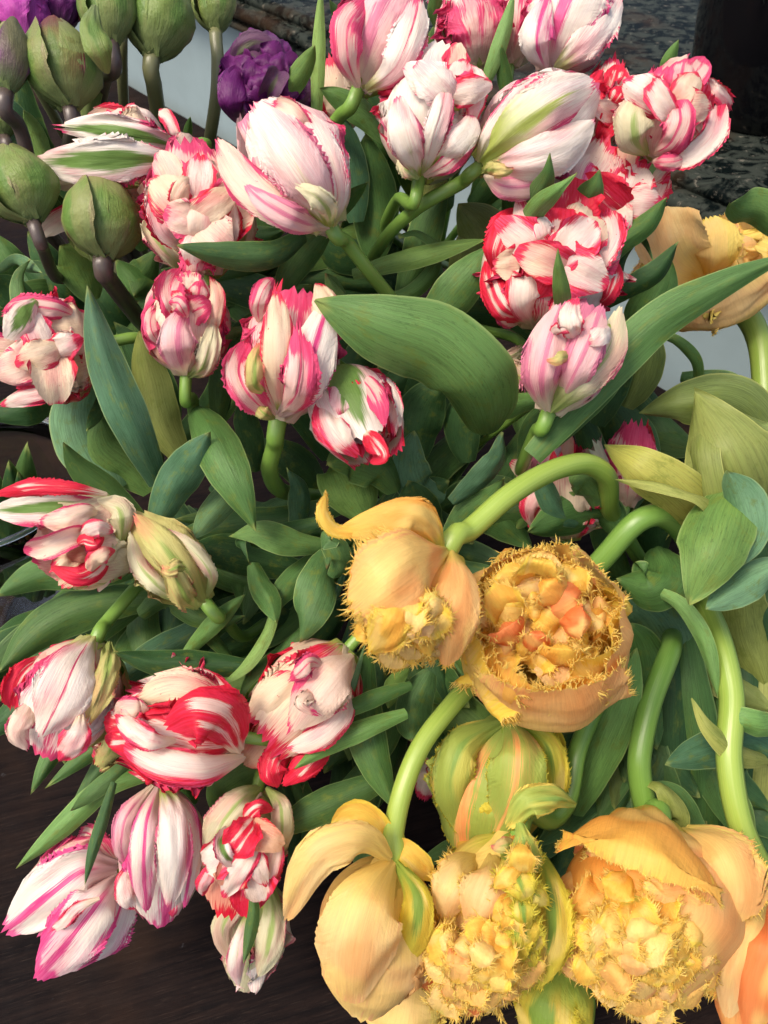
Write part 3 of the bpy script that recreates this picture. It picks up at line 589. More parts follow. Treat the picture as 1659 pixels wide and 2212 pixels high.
# centre right, big red and white
tuft(f, 1335, 405, 46, 80, 64, 7, ['redwhite', 'red', 'rededge'], w=(63, 109), ln=(82, 141), dome=14, seed=1010, dirn=(.2, -.5), teeth=.10, stack=14, jit=.22, cup=.35)
f = flower('parrot_tulip', (1165, 712, .60), (1190, 470, .58), 268, 'big ruffled red and white striped parrot tulip with a leaf tip crossing its middle', group=PG, root='C', stem=[(1120, 735, .66), (1040, 712, .70), (980, 700, .74)], sw=24, seed=12)
shells(f, ['redwhite', 'red', 'redwhite'], ['redwhite', 'red', 'redwhite'], ['red', 'redwhite', 'pinkedge', 'red', 'redwhite'], phi0=30, kw=dict(teeth=.12, ruf=.2, tipr=.45), opn=(6, 5, 6), kwi=dict(crump=.16))
free_petal(f, [(1150, 700, 20), (1130, 660, 54), (1130, 610, 60), (1125, 560, 44)], 96, 'redwhite', cup=.5, seed=121, teeth=.10)
free_petal(f, [(1150, 690, 20), (1090, 670, 50), (1062, 620, 44), (1050, 560, 26)], 66, 'red', cup=.4, seed=122, teeth=.08, roll=-15)
free_petal(f, [(1170, 560, 30), (1160, 520, 60), (1150, 490, 62), (1130, 450, 46)], 88, 'whiterib', cup=.5, seed=123, teeth=.12)
free_petal(f, [(1080, 600, 30), (1075, 545, 52), (1095, 490, 50), (1125, 450, 34)], 78, 'red', cup=.5, seed=124, teeth=.10)
free_petal(f, [(1220, 600, 34), (1225, 550, 62), (1215, 505, 62), (1190, 465, 46)], 84, 'redwhite', cup=.4, seed=125, teeth=.12)
free_petal(f, [(1260, 620, 30), (1290, 560, 54), (1315, 510, 50), (1310, 455, 30)], 74, 'redwhite', cup=-.4, seed=126, teeth=.14)
free_petal(f, [(1230, 540, 30), (1240, 500, 56), (1255, 465, 56), (1270, 440, 38)], 84, 'rededge', cup=.4, seed=127, teeth=.12)
free_petal(f, [(1170, 700, 24), (1200, 690, 50), (1230, 640, 56), (1250, 600, 46)], 72, 'redwhite', cup=.4, seed=128, teeth=.14)
free_petal(f, [(1280, 660, 20), (1310, 640, 44), (1325, 600, 44), (1330, 560, 30)], 48, 'red', cup=.4, seed=129, teeth=.14)
free_petal(f, [(1120, 700, 10), (1095, 690, 40), (1080, 665, 44), (1072, 640, 34)], 40, 'pink', cup=.4, seed=130, teeth=.10)
tuft(f, 1205, 540, 66, 100, 80, 11, ['redwhite', 'rededge', 'red', 'redwhite'], w=(72, 126), ln=(92, 155), dome=22, seed=1210, dirn=(0, -.5), teeth=.10, stack=14, jit=.22, cup=.35)
f = flower('parrot_tulip', (1184, 892, .55), (1275, 655, .555), 188, 'pale mauve-pink parrot tulip with cream streaks and small green bumps, centre right', group=PG, root='C', stem=[(1160, 930, .57), (1128, 1005, .62), (1100, 1080, .72)], sw=33, seed=13)
shells(f, ['mauve', 'streak', 'mauve'], ['mauve', 'whiterib', 'mauve'], ['pink', 'redwhite', 'whiterib'], phi0=10, kw=dict(teeth=.06, ruf=.06))
free_petal(f, [(1184, 890, 12), (1170, 820, 48), (1185, 740, 54), (1215, 655, 36)], 104, 'mauve', cup=.55, seed=131, teeth=.07)
free_petal(f, [(1188, 890, 12), (1245, 830, 44), (1310, 760, 44), (1340, 665, 24)], 96, 'limewht', cup=.5, seed=132, teeth=.04)
free_petal(f, [(1205, 880, 10), (1240, 810, 54), (1275, 730, 58), (1300, 660, 34)], 84, 'mauve', cup=.5, seed=133, teeth=.06)
free_petal(f, [(1240, 745, 40), (1235, 710, 66), (1232, 680, 66), (1245, 640, 50)], 60, 'redwhite', cup=.5, seed=134, teeth=.10, crump=.12)
free_petal(f, [(1318, 700, 40), (1305, 715, 58), (1285, 735, 64), (1268, 742, 58)], 52, 'white', cup=.5, seed=135, teeth=.03)
free_petal(f, [(1240, 770, 44), (1215, 772, 62), (1200, 780, 62), (1180, 778, 58)], 30, 'lime', cup=.5, seed=136, teeth=.03)
free_petal(f, [(1190, 735, 40), (1205, 712, 60), (1240, 705, 64), (1262, 712, 58)], 34, 'redwhite', cup=.5, seed=137, teeth=.14)
f = flower('parrot_tulip', (1140, 845, .62), (1068, 775, .60), 84, 'small crumpled lime green parrot tulip tucked left of the mauve one', group=PG, root='C', sw=18, seed=14)
shells(f, ['limewht', 'lime', 'limewht'], ['lime', 'limewht', 'mauve'], ['lime', 'pinkedge'], phi0=10, kw=dict(teeth=.14, ruf=.25, crump=.16))
free_petal(f, [(1150, 745, 6), (1120, 760, 22), (1090, 775, 24), (1068, 790, 20)], 32, 'limewht', cup=.6, seed=141, teeth=.12, crump=.15)
# upper left
f = flower('parrot_tulip', (372, 330, .625), (200, 370, .615), 190, 'sprawling parrot tulip with one long green-flamed petal reaching left over a bud', group=PG, root='T', sw=24, seed=15)
shells(f, ['rededge', 'redwhite', 'rededge'], ['redwhite', 'rededge', 'peach'], ['red'], phi0=0, kw=dict(teeth=.08, ruf=.12, tipr=.5), opn=(14, 12, 4))
free_petal(f, [(385, 345, 34), (290, 345, 62), (190, 352, 66), (66, 355, 40)], 116, 'greenfl', cup=.30, seed=151, teeth=.22, round_=.5, ruf=.12)
free_petal(f, [(388, 318, 26), (320, 300, 52), (240, 285, 56), (132, 275, 34)], 92, 'greenfl', cup=.3, seed=152, teeth=.34, round_=.5, ruf=.2)
free_petal(f, [(370, 320, 10), (310, 280, 26), (240, 255, 26), (185, 262, 16)], 60, 'rededge', cup=-.4, seed=153, teeth=.1)
free_petal(f, [(385, 310, 20), (378, 290, 34), (366, 262, 34), (344, 236, 20)], 34, 'redwhite', cup=-.4, seed=154, teeth=.06)
free_petal(f, [(320, 440, 4), (220, 450, 20), (140, 470, 22), (82, 515, 12)], 62, 'rededge', cup=-.3, seed=155, teeth=.1)
free_petal(f, [(300, 400, 30), (240, 390, 40), (180, 380, 40), (95, 400, 30)], 58, 'limewht', cup=.3, seed=156, teeth=.2)
f = flower('parrot_tulip', (445, 598, .60), (415, 335, .60), 222, 'frilly cream parrot tulip with crimson edges, left of the large pale tulip', group=PG, root='T', sw=26, seed=16)
shells(f, ['pinkedge', 'rededge', 'pink'], ['rededge', 'pinkedge', 'redwhite'], ['rededge', 'redwhite', 'pinkedge', 'peach'], phi0=-10, kw=dict(teeth=.14, ruf=.2, tipr=.35), opn=(4, 5, 6), kwi=dict(crump=.14))
free_petal(f, [(440, 560, 20), (435, 500, 58), (440, 450, 62), (432, 385, 44)], 98, 'pinkedge', cup=.5, seed=161, teeth=.10)
free_petal(f, [(415, 540, 24), (355, 500, 50), (340, 440, 50), (370, 365, 34)], 60, 'redwhite', cup=-.3, seed=162, teeth=.20, ruf=.2)
free_petal(f, [(450, 560, 20), (490, 510, 50), (490, 450, 54), (470, 395, 38)], 62, 'redwhite', cup=.4, seed=163, teeth=.12)
free_petal(f, [(440, 600, 24), (425, 588, 40), (430, 560, 44), (450, 540, 30)], 84, 'pink', cup=.5, seed=164, teeth=.12)
free_petal(f, [(400, 585, 20), (360, 545, 40), (330, 505, 42), (320, 470, 24)], 46, 'limewht', cup=-.3, seed=165, teeth=.14, ruf=.3)
free_petal(f, [(400, 470, 30), (385, 435, 60), (400, 400, 64), (425, 395, 50)], 48, 'rededge', cup=.5, seed=166, teeth=.12)
free_petal(f, [(500, 560, 12), (525, 520, 34), (530, 470, 36), (515, 420, 22)], 50, 'limewht', cup=.4, seed=167, teeth=.14, ruf=.2)
free_petal(f, [(430, 400, 4), (420, 370, 14), (420, 340, 16), (440, 305, 8)], 120, 'pinkedge', cup=-.3, seed=168, teeth=.1)
tuft(f, 430, 455, 62, 78, 90, 9, ['rededge', 'pinkedge', 'redwhite', 'pinkedge'], w=(63, 109), ln=(78, 141), dome=18, seed=1610, dirn=(0, -.4), teeth=.10, stack=14, jit=.22, cup=.35)
f = flower('parrot_tulip', (716, 492, .545), (560, 232, .56), 232, 'very large smooth white parrot tulip with pink edges leaning to upper left', group=PG, root='C', stem=[(745, 520, .56), (800, 590, .58), (865, 672, .62), (890, 740, .70)], sw=31, seed=17)
shells(f, ['whiterib', 'mauve', 'white'], ['whiterib', 'pinkedge', 'mauve'], ['pinkedge', 'rededge', 'limewht'], phi0=15, kw=dict(teeth=.05, ruf=.05))
free_petal(f, [(714, 488, 12), (675, 410, 58), (610, 310, 66), (545, 225, 42)], 136, 'white', cup=.5, seed=171, teeth=.10, round_=.3)
free_petal(f, [(710, 492, 10), (620, 460, 44), (535, 400, 44), (468, 300, 22)], 90, 'pinkedge', cup=.5, seed=172, teeth=.04)
free_petal(f, [(720, 490, 10), (728, 410, 36), (700, 320, 38), (650, 235, 24)], 70, 'whiterib', cup=.5, seed=173, teeth=.06)
free_petal(f, [(716, 488, 30), (705, 450, 64), (680, 422, 72), (640, 400, 66)], 56, 'limewht', cup=.6, seed=174, teeth=.12, crump=.1)
free_petal(f, [(700, 492, 10), (640, 475, 52), (575, 440, 56), (530, 400, 44)], 66, 'mauve', cup=.4, seed=175, teeth=.04)
free_petal(f, [(668, 300, 12), (652, 262, 30), (625, 235, 30), (590, 222, 18)], 44, 'pinkedge', cup=-.5, seed=176, teeth=.16)
f = flower('parrot_tulip', (745, 290, .70), (712, 140, .70), 86, 'small cream and red parrot tulip glimpsed behind the green stem near the top', group=PG, root='U', sw=18, seed=18)
shells(f, ['rededge', 'redwhite', 'peach'], ['rededge', 'red'], [], phi0=0, kw=dict(teeth=.1, ruf=.2, tipr=.4), opn=(8, 6, 0))
# middle rows
f = flower('parrot_tulip', (402, 812, .585), (408, 596, .575), 176, 'goblet-shaped blush and rose parrot tulip opening upward, below the frilly cream one', group=PG, root='C', stem=[(415, 860, .62), (440, 920, .70)], sw=26, seed=19)
shells(f, ['pinkedge', 'pink', 'pink'], ['pink', 'redwhite', 'rededge'], ['pink', 'rededge', 'redwhite'], phi0=8, kw=dict(teeth=.06, ruf=.08, tipr=.2), opn=(4, 4, 2))
free_petal(f, [(400, 812, 10), (385, 760, 52), (385, 710, 56), (400, 670, 40)], 88, 'mauve', cup=.5, seed=191, teeth=.04)
free_petal(f, [(408, 814, 10), (440, 790, 40), (455, 740, 44), (462, 690, 28)], 56, 'limewht', cup=.5, seed=192, teeth=.16, crump=.1)
free_petal(f, [(390, 700, 20), (375, 660, 44), (368, 620, 40), (388, 582, 26)], 64, 'pink', cup=-.4, seed=193, teeth=.10, ruf=.16)
free_petal(f, [(450, 740, 12), (462, 690, 36), (470, 640, 36), (455, 598, 22)], 44, 'rededge', cup=.5, seed=194, teeth=.05)
free_petal(f, [(360, 760, 20), (330, 720, 40), (325, 690, 36), (340, 655, 24)], 40, 'pink', cup=.5, seed=195, teeth=.07)
free_petal(f, [(405, 690, 40), (395, 670, 58), (385, 655, 60), (365, 655, 48)], 40, 'pink', cup=.5, seed=196, teeth=.05)
tuft(f, 412, 640, 40, 48, 34, 5, ['pink', 'rededge', 'pinkedge'], w=(49, 72), ln=(48, 77), dome=10, seed=1910, dirn=(0, -.8), teeth=.10, stack=14, jit=.22, cup=.55)
f = flower('parrot_tulip', (215, 745, .60), (20, 770, .57), 222, 'blush parrot tulip with crimson folds and a green tip at the left edge', group=PG, root='L', sw=26, seed=20)
shells(f, ['rededge', 'pink', 'rededge'], ['redwhite', 'pinkedge', 'rededge'], ['rededge', 'pink', 'redwhite'], phi0=0, kw=dict(teeth=.07, ruf=.14, tipr=.3), opn=(4, 4, 2))
free_petal(f, [(175, 690, 30), (120, 668, 56), (60, 665, 58), (5, 680, 40)], 62, 'pink', cup=.4, seed=201, teeth=.12)
free_petal(f, [(80, 648, 60), (58, 670, 70), (40, 700, 74), (12, 732, 66)], 74, 'greenfl', cup=.4, seed=202, teeth=.06)
free_petal(f, [(180, 770, 20), (140, 800, 52), (95, 810, 58), (40, 800, 44)], 74, 'rededge', cup=.5, seed=203, teeth=.06)
free_petal(f, [(175, 730, 30), (150, 735, 58), (115, 745, 60), (90, 758, 50)], 52, 'pinkedge', cup=.5, seed=204, teeth=.10)
free_petal(f, [(160, 820, 20), (100, 848, 46), (50, 860, 46), (0, 876, 30)], 46, 'redwhite', cup=.4, seed=205, teeth=.05)
free_petal(f, [(140, 720, 34), (90, 730, 62), (50, 755, 64), (10, 760, 50)], 62, 'pinkedge', cup=.5, seed=206, teeth=.05)
tuft(f, 70, 770, 64, 76, 60, 6, ['rededge', 'pinkedge', 'redwhite'], w=(63, 109), ln=(82, 141), dome=14, seed=2010, dirn=(-.6, 0), teeth=.10, stack=14, jit=.22, cup=.35)
f = flower('parrot_tulip', (600, 910, .565), (645, 628, .565), 222, 'tall rose and white parrot tulip with a thick green S-curved stem, centre left', group=PG, root='C', stem=[(594, 960, .58), (582, 1015, .60), (608, 1060, .64), (680, 1070, .70)], sw=38, seed=21)
shells(f, ['pink', 'redwhite', 'pink'], ['whiterib', 'pink', 'redwhite'], ['redwhite', 'whiterib', 'pink'], phi0=0, kw=dict(teeth=.10, ruf=.10, tipr=.15), opn=(2, 2, 1))
free_petal(f, [(600, 900, 16), (650, 840, 56), (680, 750, 60), (712, 640, 34)], 112, 'streak', cup=.5, seed=211, teeth=.06)
free_petal(f, [(605, 890, 20), (600, 800, 62), (600, 710, 66), (598, 630, 44)], 78, 'rededge', cup=.5, seed=212, teeth=.05)
free_petal(f, [(608, 890, 24), (640, 850, 70), (650, 790, 76), (645, 710, 62)], 88, 'pink', cup=.45, seed=213, teeth=.20, ruf=.12)
free_petal(f, [(590, 900, 16), (535, 850, 44), (515, 800, 42), (535, 740, 26)], 74, 'pink', cup=-.3, seed=214, teeth=.12, ruf=.14)
free_petal(f, [(575, 850, 34), (552, 830, 62), (550, 790, 66), (560, 740, 52)], 44, 'lime', cup=.5, seed=215, teeth=.08, crump=.1)
free_petal(f, [(595, 905, 18), (575, 895, 34), (562, 885, 34), (555, 860, 24)], 34, 'lime', cup=.5, seed=216, teeth=.1)
free_petal(f, [(690, 750, 20), (705, 690, 44), (700, 650, 44), (685, 612, 24)], 64, 'rededge', cup=.5, seed=217, teeth=.05)
free_petal(f, [(560, 700, 20), (558, 660, 44), (570, 625, 44), (590, 600, 26)], 48, 'pink', cup=.5, seed=218, teeth=.06)
f = flower('parrot_tulip', (728, 812, .575), (808, 975, .53), 186, 'nodding white parrot tulip with red tips and a green flame, below centre-left', group=PG, root='C', stem=[(735, 790, .63), (790, 830, .72)], sw=24, seed=22)
shells(f, ['greenfl', 'redwhite', 'redwhite'], ['whiterib', 'redwhite', 'red'], ['red', 'redwhite', 'rededge'], phi0=0, kw=dict(teeth=.07, ruf=.06, tipr=.1), opn=(4, 4, 2))
free_petal(f, [(770, 795, 20), (745, 840, 50), (740, 880, 58), (745, 905, 52)], 74, 'greenfl', cup=.5, seed=221, teeth=.10)
free_petal(f, [(705, 850, 30), (705, 900, 56), (735, 950, 66), (775, 985, 58)], 76, 'redwhite', cup=.5, seed=222, teeth=.04)
free_petal(f, [(790, 800, 14), (835, 840, 34), (855, 890, 40), (850, 940, 40)], 48, 'redwhite', cup=.5, seed=223, teeth=.10)
free_petal(f, [(790, 935, 60), (810, 960, 80), (825, 985, 84), (800, 1000, 78)], 46, 'red', cup=-.4, seed=224, teeth=.03)
free_petal(f, [(765, 800, 30), (800, 840, 54), (822, 880, 62), (830, 920, 60)], 54, 'pink', cup=.5, seed=225, teeth=.05)
free_petal(f, [(702, 855, 20), (685, 858, 26), (676, 872, 26), (682, 892, 22)], 30, 'limewht', cup=-.5, seed=226, teeth=.05)
# left column, over the glass vase
f = flower('parrot_tulip', (262, 1150, .60), (120, 1190, .545), 186, 'gaping cream and crimson parrot tulip in front of the glass vase', group=PG, root='L', stem=[(290, 1160, .64), (340, 1150, .72)], sw=24, seed=23)
shells(f, ['limewht', 'pinkedge', 'limewht'], ['pinkedge', 'rededge', 'pinkedge'], ['red', 'rededge', 'red'], phi0=60, kw=dict(teeth=.05, ruf=.08, tipr=.5), opn=(8, 8, 4))
free_petal(f, [(225, 1090, 30), (160, 1095, 54), (80, 1100, 56), (-20, 1105, 36)], 74, 'greenfl', cup=-.35, seed=231, teeth=.06)
free_petal(f, [(232, 1068, 50), (160, 1055, 66), (80, 1052, 66), (-15, 1070, 46)], 42, 'red', cup=.6, seed=232, teeth=.20)
free_petal(f, [(215, 1110, 50), (190, 1105, 66), (140, 1120, 76), (85, 1125, 66)], 62, 'pinkedge', cup=.5, seed=233, teeth=.04, roll=10)
free_petal(f, [(205, 1150, 50), (160, 1155, 72), (110, 1175, 80), (52, 1192, 66)], 56, 'pinkedge', cup=-.5, seed=234, teeth=.03, roll=-15)
free_petal(f, [(235, 1190, 40), (210, 1225, 62), (170, 1245, 72), (110, 1225, 72)], 56, 'red', cup=.5, seed=235, teeth=.03)
free_petal(f, [(190, 1245, 60), (205, 1210, 82), (228, 1195, 82), (248, 1188, 70)], 44, 'rededge', cup=.6, seed=236, teeth=.02)
free_petal(f, [(172, 1165, 56), (190, 1150, 84), (215, 1140, 86), (245, 1150, 72)], 46, 'redwhite', cup=.6, seed=237, teeth=.02)
free_petal(f, [(165, 1180, 66), (180, 1170, 82), (205, 1175, 84), (225, 1160, 76)], 34, 'red', cup=.6, seed=238, teeth=.02)
free_petal(f, [(262, 1180, 40), (262, 1120, 56), (250, 1095, 50), (205, 1085, 44)], 62, 'limewht', cup=.5, seed=239, teeth=.06)
free_petal(f, [(248, 1200, 30), (240, 1225, 42), (225, 1255, 40), (212, 1278, 30)], 26, 'pinkedge', cup=.4, seed=240, teeth=.04)
f = flower('parrot_tulip', (444, 1302, .575), (292, 1120, .575), 158, 'closed olive green parrot tulip with wavy ridged petals and a red tip', group=PG, root='C', stem=[(475, 1325, .60), (540, 1370, .68)], sw=30, seed=24)
shells(f, ['lime', 'lime', 'lime'], ['lime', 'limewht', 'lime'], ['peach', 'lime'], phi0=-5, kw=dict(teeth=.07, ruf=.10))
free_petal(f, [(440, 1300, 20), (400, 1240, 54), (345, 1170, 56), (290, 1112, 30)], 76, 'lime', cup=.55, seed=241, teeth=.05)
free_petal(f, [(425, 1315, 16), (400, 1290, 50), (375, 1240, 60), (352, 1200, 52)], 62, 'lime', cup=.5, seed=242, teeth=.16, ruf=.3, crump=.12)
free_petal(f, [(448, 1290, 20), (455, 1240, 44), (410, 1180, 50), (350, 1140, 44)], 36, 'limewht', cup=.7, seed=243, teeth=.10, ruf=.25)
free_petal(f, [(395, 1305, 18), (340, 1265, 38), (300, 1220, 34), (280, 1150, 20)], 44, 'limewht', cup=.5, seed=244, teeth=.12, ruf=.3)
free_petal(f, [(400, 1230, 60), (385, 1225, 72), (365, 1232, 74), (350, 1225, 66)], 42, 'lime', cup=.6, seed=245, teeth=.14, crump=.2)
f = flower('parrot_tulip', (208, 1382, .575), (112, 1612, .575), 216, 'hanging cream parrot tulip with pink middle stripe and frilly lime side', group=PG, root='C', stem=[(225, 1350, .585), (300, 1262, .61), (360, 1200, .68)], sw=31, seed=25)
shells(f, ['whiterib', 'pinkedge', 'lime'], ['rededge', 'lime', 'pinkedge'], ['red', 'rededge', 'pink'], phi0=4, kw=dict(teeth=.06, ruf=.07, tipr=.1), opn=(2, 2, 0))
free_petal(f, [(200, 1372, 12), (160, 1440, 54), (125, 1520, 62), (90, 1590, 44)], 140, 'whiterib', cup=.5, seed=251, teeth=.04)
free_petal(f, [(235, 1385, 12), (235, 1430, 38), (215, 1500, 50), (190, 1560, 44)], 62, 'lime', cup=.6, seed=252, teeth=.16, ruf=.4, crump=.12)
free_petal(f, [(175, 1540, 50), (170, 1580, 66), (150, 1615, 66), (130, 1645, 54)], 70, 'redwhite', cup=.5, seed=253, teeth=.05)
free_petal(f, [(80, 1500, 20), (55, 1545, 42), (40, 1580, 46), (60, 1620, 36)], 58, 'pinkedge', cup=.5, seed=254, teeth=.05)
free_petal(f, [(90, 1420, 6), (50, 1450, 20), (30, 1490, 24), (25, 1530, 14)], 54, 'red', cup=-.3, seed=255, teeth=.22, ruf=.3)
f = flower('parrot_tulip', (528, 1592, .565), (268, 1560, .56), 226, 'large crimson parrot tulip with white flames lying on its side, lower left', group=PG, root='C', stem=[(545, 1570, .60), (520, 1500, .66)], sw=26, seed=26)
shells(f, ['red', 'rededge', 'redwhite'], ['redwhite', 'rededge', 'red'], ['pinkedge', 'red', 'redwhite'], phi0=-20, kw=dict(teeth=.14, ruf=.16, tipr=.5), opn=(2, 3, 2))
free_petal(f, [(520, 1625, 20), (480, 1560, 66), (420, 1545, 76), (360, 1570, 60)], 150, 'red', cup=.45, seed=261, teeth=.06)
free_petal(f, [(510, 1560, 0), (440, 1505, 30), (370, 1490, 34), (290, 1520, 24)], 104, 'rededge', cup=.3, seed=262, teeth=.16)
free_petal(f, [(500, 1560, -6), (480, 1510, 14), (440, 1470, 18), (385, 1462, 10)], 62, 'redwhite', cup=-.4, seed=263, teeth=.06)
free_petal(f, [(530, 1635, 16), (440, 1660, 56), (350, 1650, 60), (255, 1600, 36)], 84, 'redwhite', cup=.5, seed=264, teeth=.05)
free_petal(f, [(380, 1600, 50), (330, 1600, 66), (290, 1580, 62), (250, 1545, 44)], 58, 'redwhite', cup=.5, seed=265, teeth=.06)
free_petal(f, [(330, 1530, 20), (300, 1530, 40), (270, 1530, 40), (245, 1540, 26)], 52, 'pinkedge', cup=.5, seed=266, teeth=.12)
tuft(f, 290, 1580, 44, 40, 50, 5, ['redwhite', 'red', 'pinkedge'], w=(49, 78), ln=(54, 83), dome=14, seed=2610, dirn=(-.8, 0), teeth=.10, stack=14, jit=.22, cup=.55)
f = flower('parrot_tulip', (752, 1400, .585), (570, 1610, .57), 216, 'cream parrot tulip with toothed crimson edges below the fringed orange pair', group=PG, root='C', stem=[(775, 1360, .62), (790, 1300, .68)], sw=26, seed=27)
shells(f, ['rededge', 'red', 'rededge'], ['rededge', 'redwhite', 'red'], ['red', 'rededge'], phi0=0, kw=dict(teeth=.10, ruf=.10, tipr=.3), opn=(3, 4, 3))
free_petal(f, [(765, 1415, 30), (730, 1450, 66), (680, 1510, 74), (630, 1580, 56)], 132, 'pinkedge', cup=.5, seed=271, teeth=.12)
free_petal(f, [(690, 1430, 20), (640, 1470, 44), (585, 1510, 48), (535, 1560, 34)], 92, 'rededge', cup=.5, seed=272, teeth=.06)
free_petal(f, [(755, 1480, 20), (740, 1540, 50), (690, 1590, 58), (620, 1620, 46)], 66, 'redwhite', cup=.5, seed=273, teeth=.06)
free_petal(f, [(640, 1620, 16), (600, 1640, 38), (590, 1670, 42), (600, 1700, 34)], 74, 'red', cup=.4, seed=274, teeth=.06)
free_petal(f, [(700, 1580, 14), (690, 1620, 34), (650, 1660, 40), (610, 1695, 34)], 66, 'red', cup=.5, seed=275, teeth=.06)
free_petal(f, [(690, 1475, 50), (670, 1500, 76), (650, 1520, 84), (690, 1545, 76)], 40, 'pinkedge', cup=.4, seed=276, teeth=.2, ruf=.3)
free_petal(f, [(700, 1440, 60), (670, 1430, 76), (650, 1450, 80), (625, 1470, 70)], 46, 'pink', cup=.4, seed=277, teeth=.24)
free_petal(f, [(600, 1540, 0), (570, 1590, 10), (545, 1630, 14), (525, 1650, 6)], 70, 'peach', cup=-.3, seed=278, teeth=.05)
f = flower('parrot_tulip', (344, 1694, .585), (350, 1982, .60), 184, 'slender closed white and magenta striped parrot tulip hanging over the dark table', group=PG, root='C', stem=[(345, 1680, .60), (380, 1600, .66)], sw=24, seed=28)
shells(f, ['streak', 'mauve', 'streak'], ['whiterib', 'streak', 'redwhite'], ['red', 'redwhite'], phi0=0, kw=dict(teeth=.05, ruf=.05), opn=(1, 1, 0))
free_petal(f, [(345, 1694, 14), (318, 1770, 50), (310, 1860, 54), (318, 1970, 26)], 68, 'streak', cup=.55, seed=281, teeth=.04)
free_petal(f, [(350, 1694, 14), (372, 1760, 56), (375, 1850, 60), (365, 1960, 30)], 82, 'white', cup=.55, seed=282, teeth=.08, crump=.09)
free_petal(f, [(352, 1694, 10), (402, 1760, 38), (412, 1850, 38), (398, 1960, 18)], 54, 'streak', cup=.5, seed=283, teeth=.04)
free_petal(f, [(335, 1694, 10), (275, 1760, 34), (262, 1820, 34), (268, 1865, 20)], 52, 'mauve', cup=.5, seed=284, teeth=.08)
free_petal(f, [(290, 1860, 10), (270, 1900, 26), (275, 1940, 28), (290, 1965, 20)], 48, 'redwhite', cup=.5, seed=285, teeth=.05)
f = flower('parrot_tulip', (556, 1706, .585), (500, 1950, .58), 180, 'olive-backed parrot tulip showing peach and red striped insides, lower left', group=PG, root='C', stem=[(560, 1690, .61), (590, 1620, .66)], sw=26, seed=29)
shells(f, ['peach', 'rededge', 'limewht'], ['redwhite', 'peach', 'redwhite'], ['peach', 'red', 'redwhite'], phi0=10, kw=dict(teeth=.09, ruf=.10, tipr=.3), opn=(2, 4, 3))
free_petal(f, [(562, 1700, 20), (520, 1730, 52), (480, 1780, 56), (445, 1850, 34)], 84, 'limewht', cup=.5, seed=291, teeth=.06)
free_petal(f, [(575, 1700, 20), (605, 1740, 44), (608, 1800, 44), (590, 1860, 30)], 52, 'limewht', cup=.5, seed=292, teeth=.06)
free_petal(f, [(500, 1780, 50), (478, 1820, 70), (488, 1850, 74), (510, 1866, 62)], 38, 'greenfl', cup=-.5, seed=293, teeth=.12)
free_petal(f, [(560, 1770, 50), (545, 1830, 66), (515, 1880, 70), (480, 1940, 50)], 64, 'redwhite', cup=.4, seed=294, teeth=.05)
free_petal(f, [(590, 1770, 40), (590, 1840, 56), (575, 1890, 56), (560, 1960, 36)], 66, 'redwhite', cup=.4, seed=295, teeth=.06)
free_petal(f, [(470, 1850, 36), (455, 1880, 50), (440, 1910, 50), (440, 1935, 36)], 38, 'redwhite', cup=.5, seed=296, teeth=.05)
free_petal(f, [(525, 1790, 44), (540, 1760, 60), (560, 1745, 62), (590, 1750, 50)], 46, 'red', cup=.5, seed=297, teeth=.12)
tuft(f, 530, 1850, 66, 60, 70, 7, ['redwhite', 'peach', 'red', 'redwhite'], w=(53, 89), ln=(78, 125), dome=14, seed=2910, dirn=(-.1, .8), teeth=.10, stack=14, jit=.22, cup=.35)
f = flower('parrot_tulip', (575, 1900, .635), (528, 2134, .645), 138, 'narrow pale lime and white parrot tulip lowest in its column over the dark table', group=PG, root='C', sw=20, seed=30)
shells(f, ['limewht', 'limewht', 'whiterib'], ['white', 'limewht', 'whitegrn'], ['pinkedge'], phi0=0, kw=dict(teeth=.06, ruf=.10))
free_petal(f, [(580, 1900, 14), (590, 1980, 34), (580, 2050, 36), (560, 2110, 18)], 66, 'limewht', cup=.5, seed=301, teeth=.04)
free_petal(f, [(560, 1900, 14), (505, 1960, 36), (480, 2010, 34), (500, 2080, 20)], 52, 'limewht', cup=.5, seed=302, teeth=.05)
free_petal(f, [(540, 1960, 24), (520, 2030, 44), (510, 2080, 42), (515, 2130, 22)], 46, 'white', cup=.5, seed=303, teeth=.05)
f = flower('parrot_tulip', (258, 1880, .635), (120, 2010, .63), 130, 'widely open white parrot tulip with magenta veins at the lower left corner', group=PG, root='C', stem=[(290, 1840, .66), (380, 1700, .70)], sw=26, seed=31)
shells(f, ['streak', 'white', 'mauve'], ['streak', 'pink'], ['redwhite'], phi0=0, kw=dict(teeth=.08, ruf=.10, tipr=.6), opn=(8, 6, 2))
free_petal(f, [(256, 1872, 20), (180, 1880, 46), (110, 1930, 50), (10, 2015, 26)], 150, 'streak', cup=.3, seed=311, teeth=.12, round_=.5, ruf=.16)
free_petal(f, [(260, 1890, 24), (215, 1945, 58), (160, 2020, 62), (80, 2112, 34)], 142, 'streak', cup=.5, seed=312, teeth=.06)
free_petal(f, [(262, 1900, 10), (262, 1950, 30), (240, 2010, 34), (190, 2075, 18)], 92, 'streak', cup=.5, seed=313, teeth=.12)
free_petal(f, [(230, 1830, 0), (180, 1840, 22), (120, 1880, 24), (50, 1920, 14)], 96, 'pinkedge', cup=.3, seed=314, teeth=.16, ruf=.3)
free_petal(f, [(250, 1860, 4), (215, 1820, 10), (190, 1800, 8), (170, 1800, 0)], 46, 'pink', cup=-.3, seed=315, teeth=.24, ruf=.3)
free_petal(f, [(215, 1940, 70), (170, 1960, 76), (140, 1990, 74), (110, 2010, 64)], 34, 'redwhite', cup=.5, seed=316, teeth=.28)
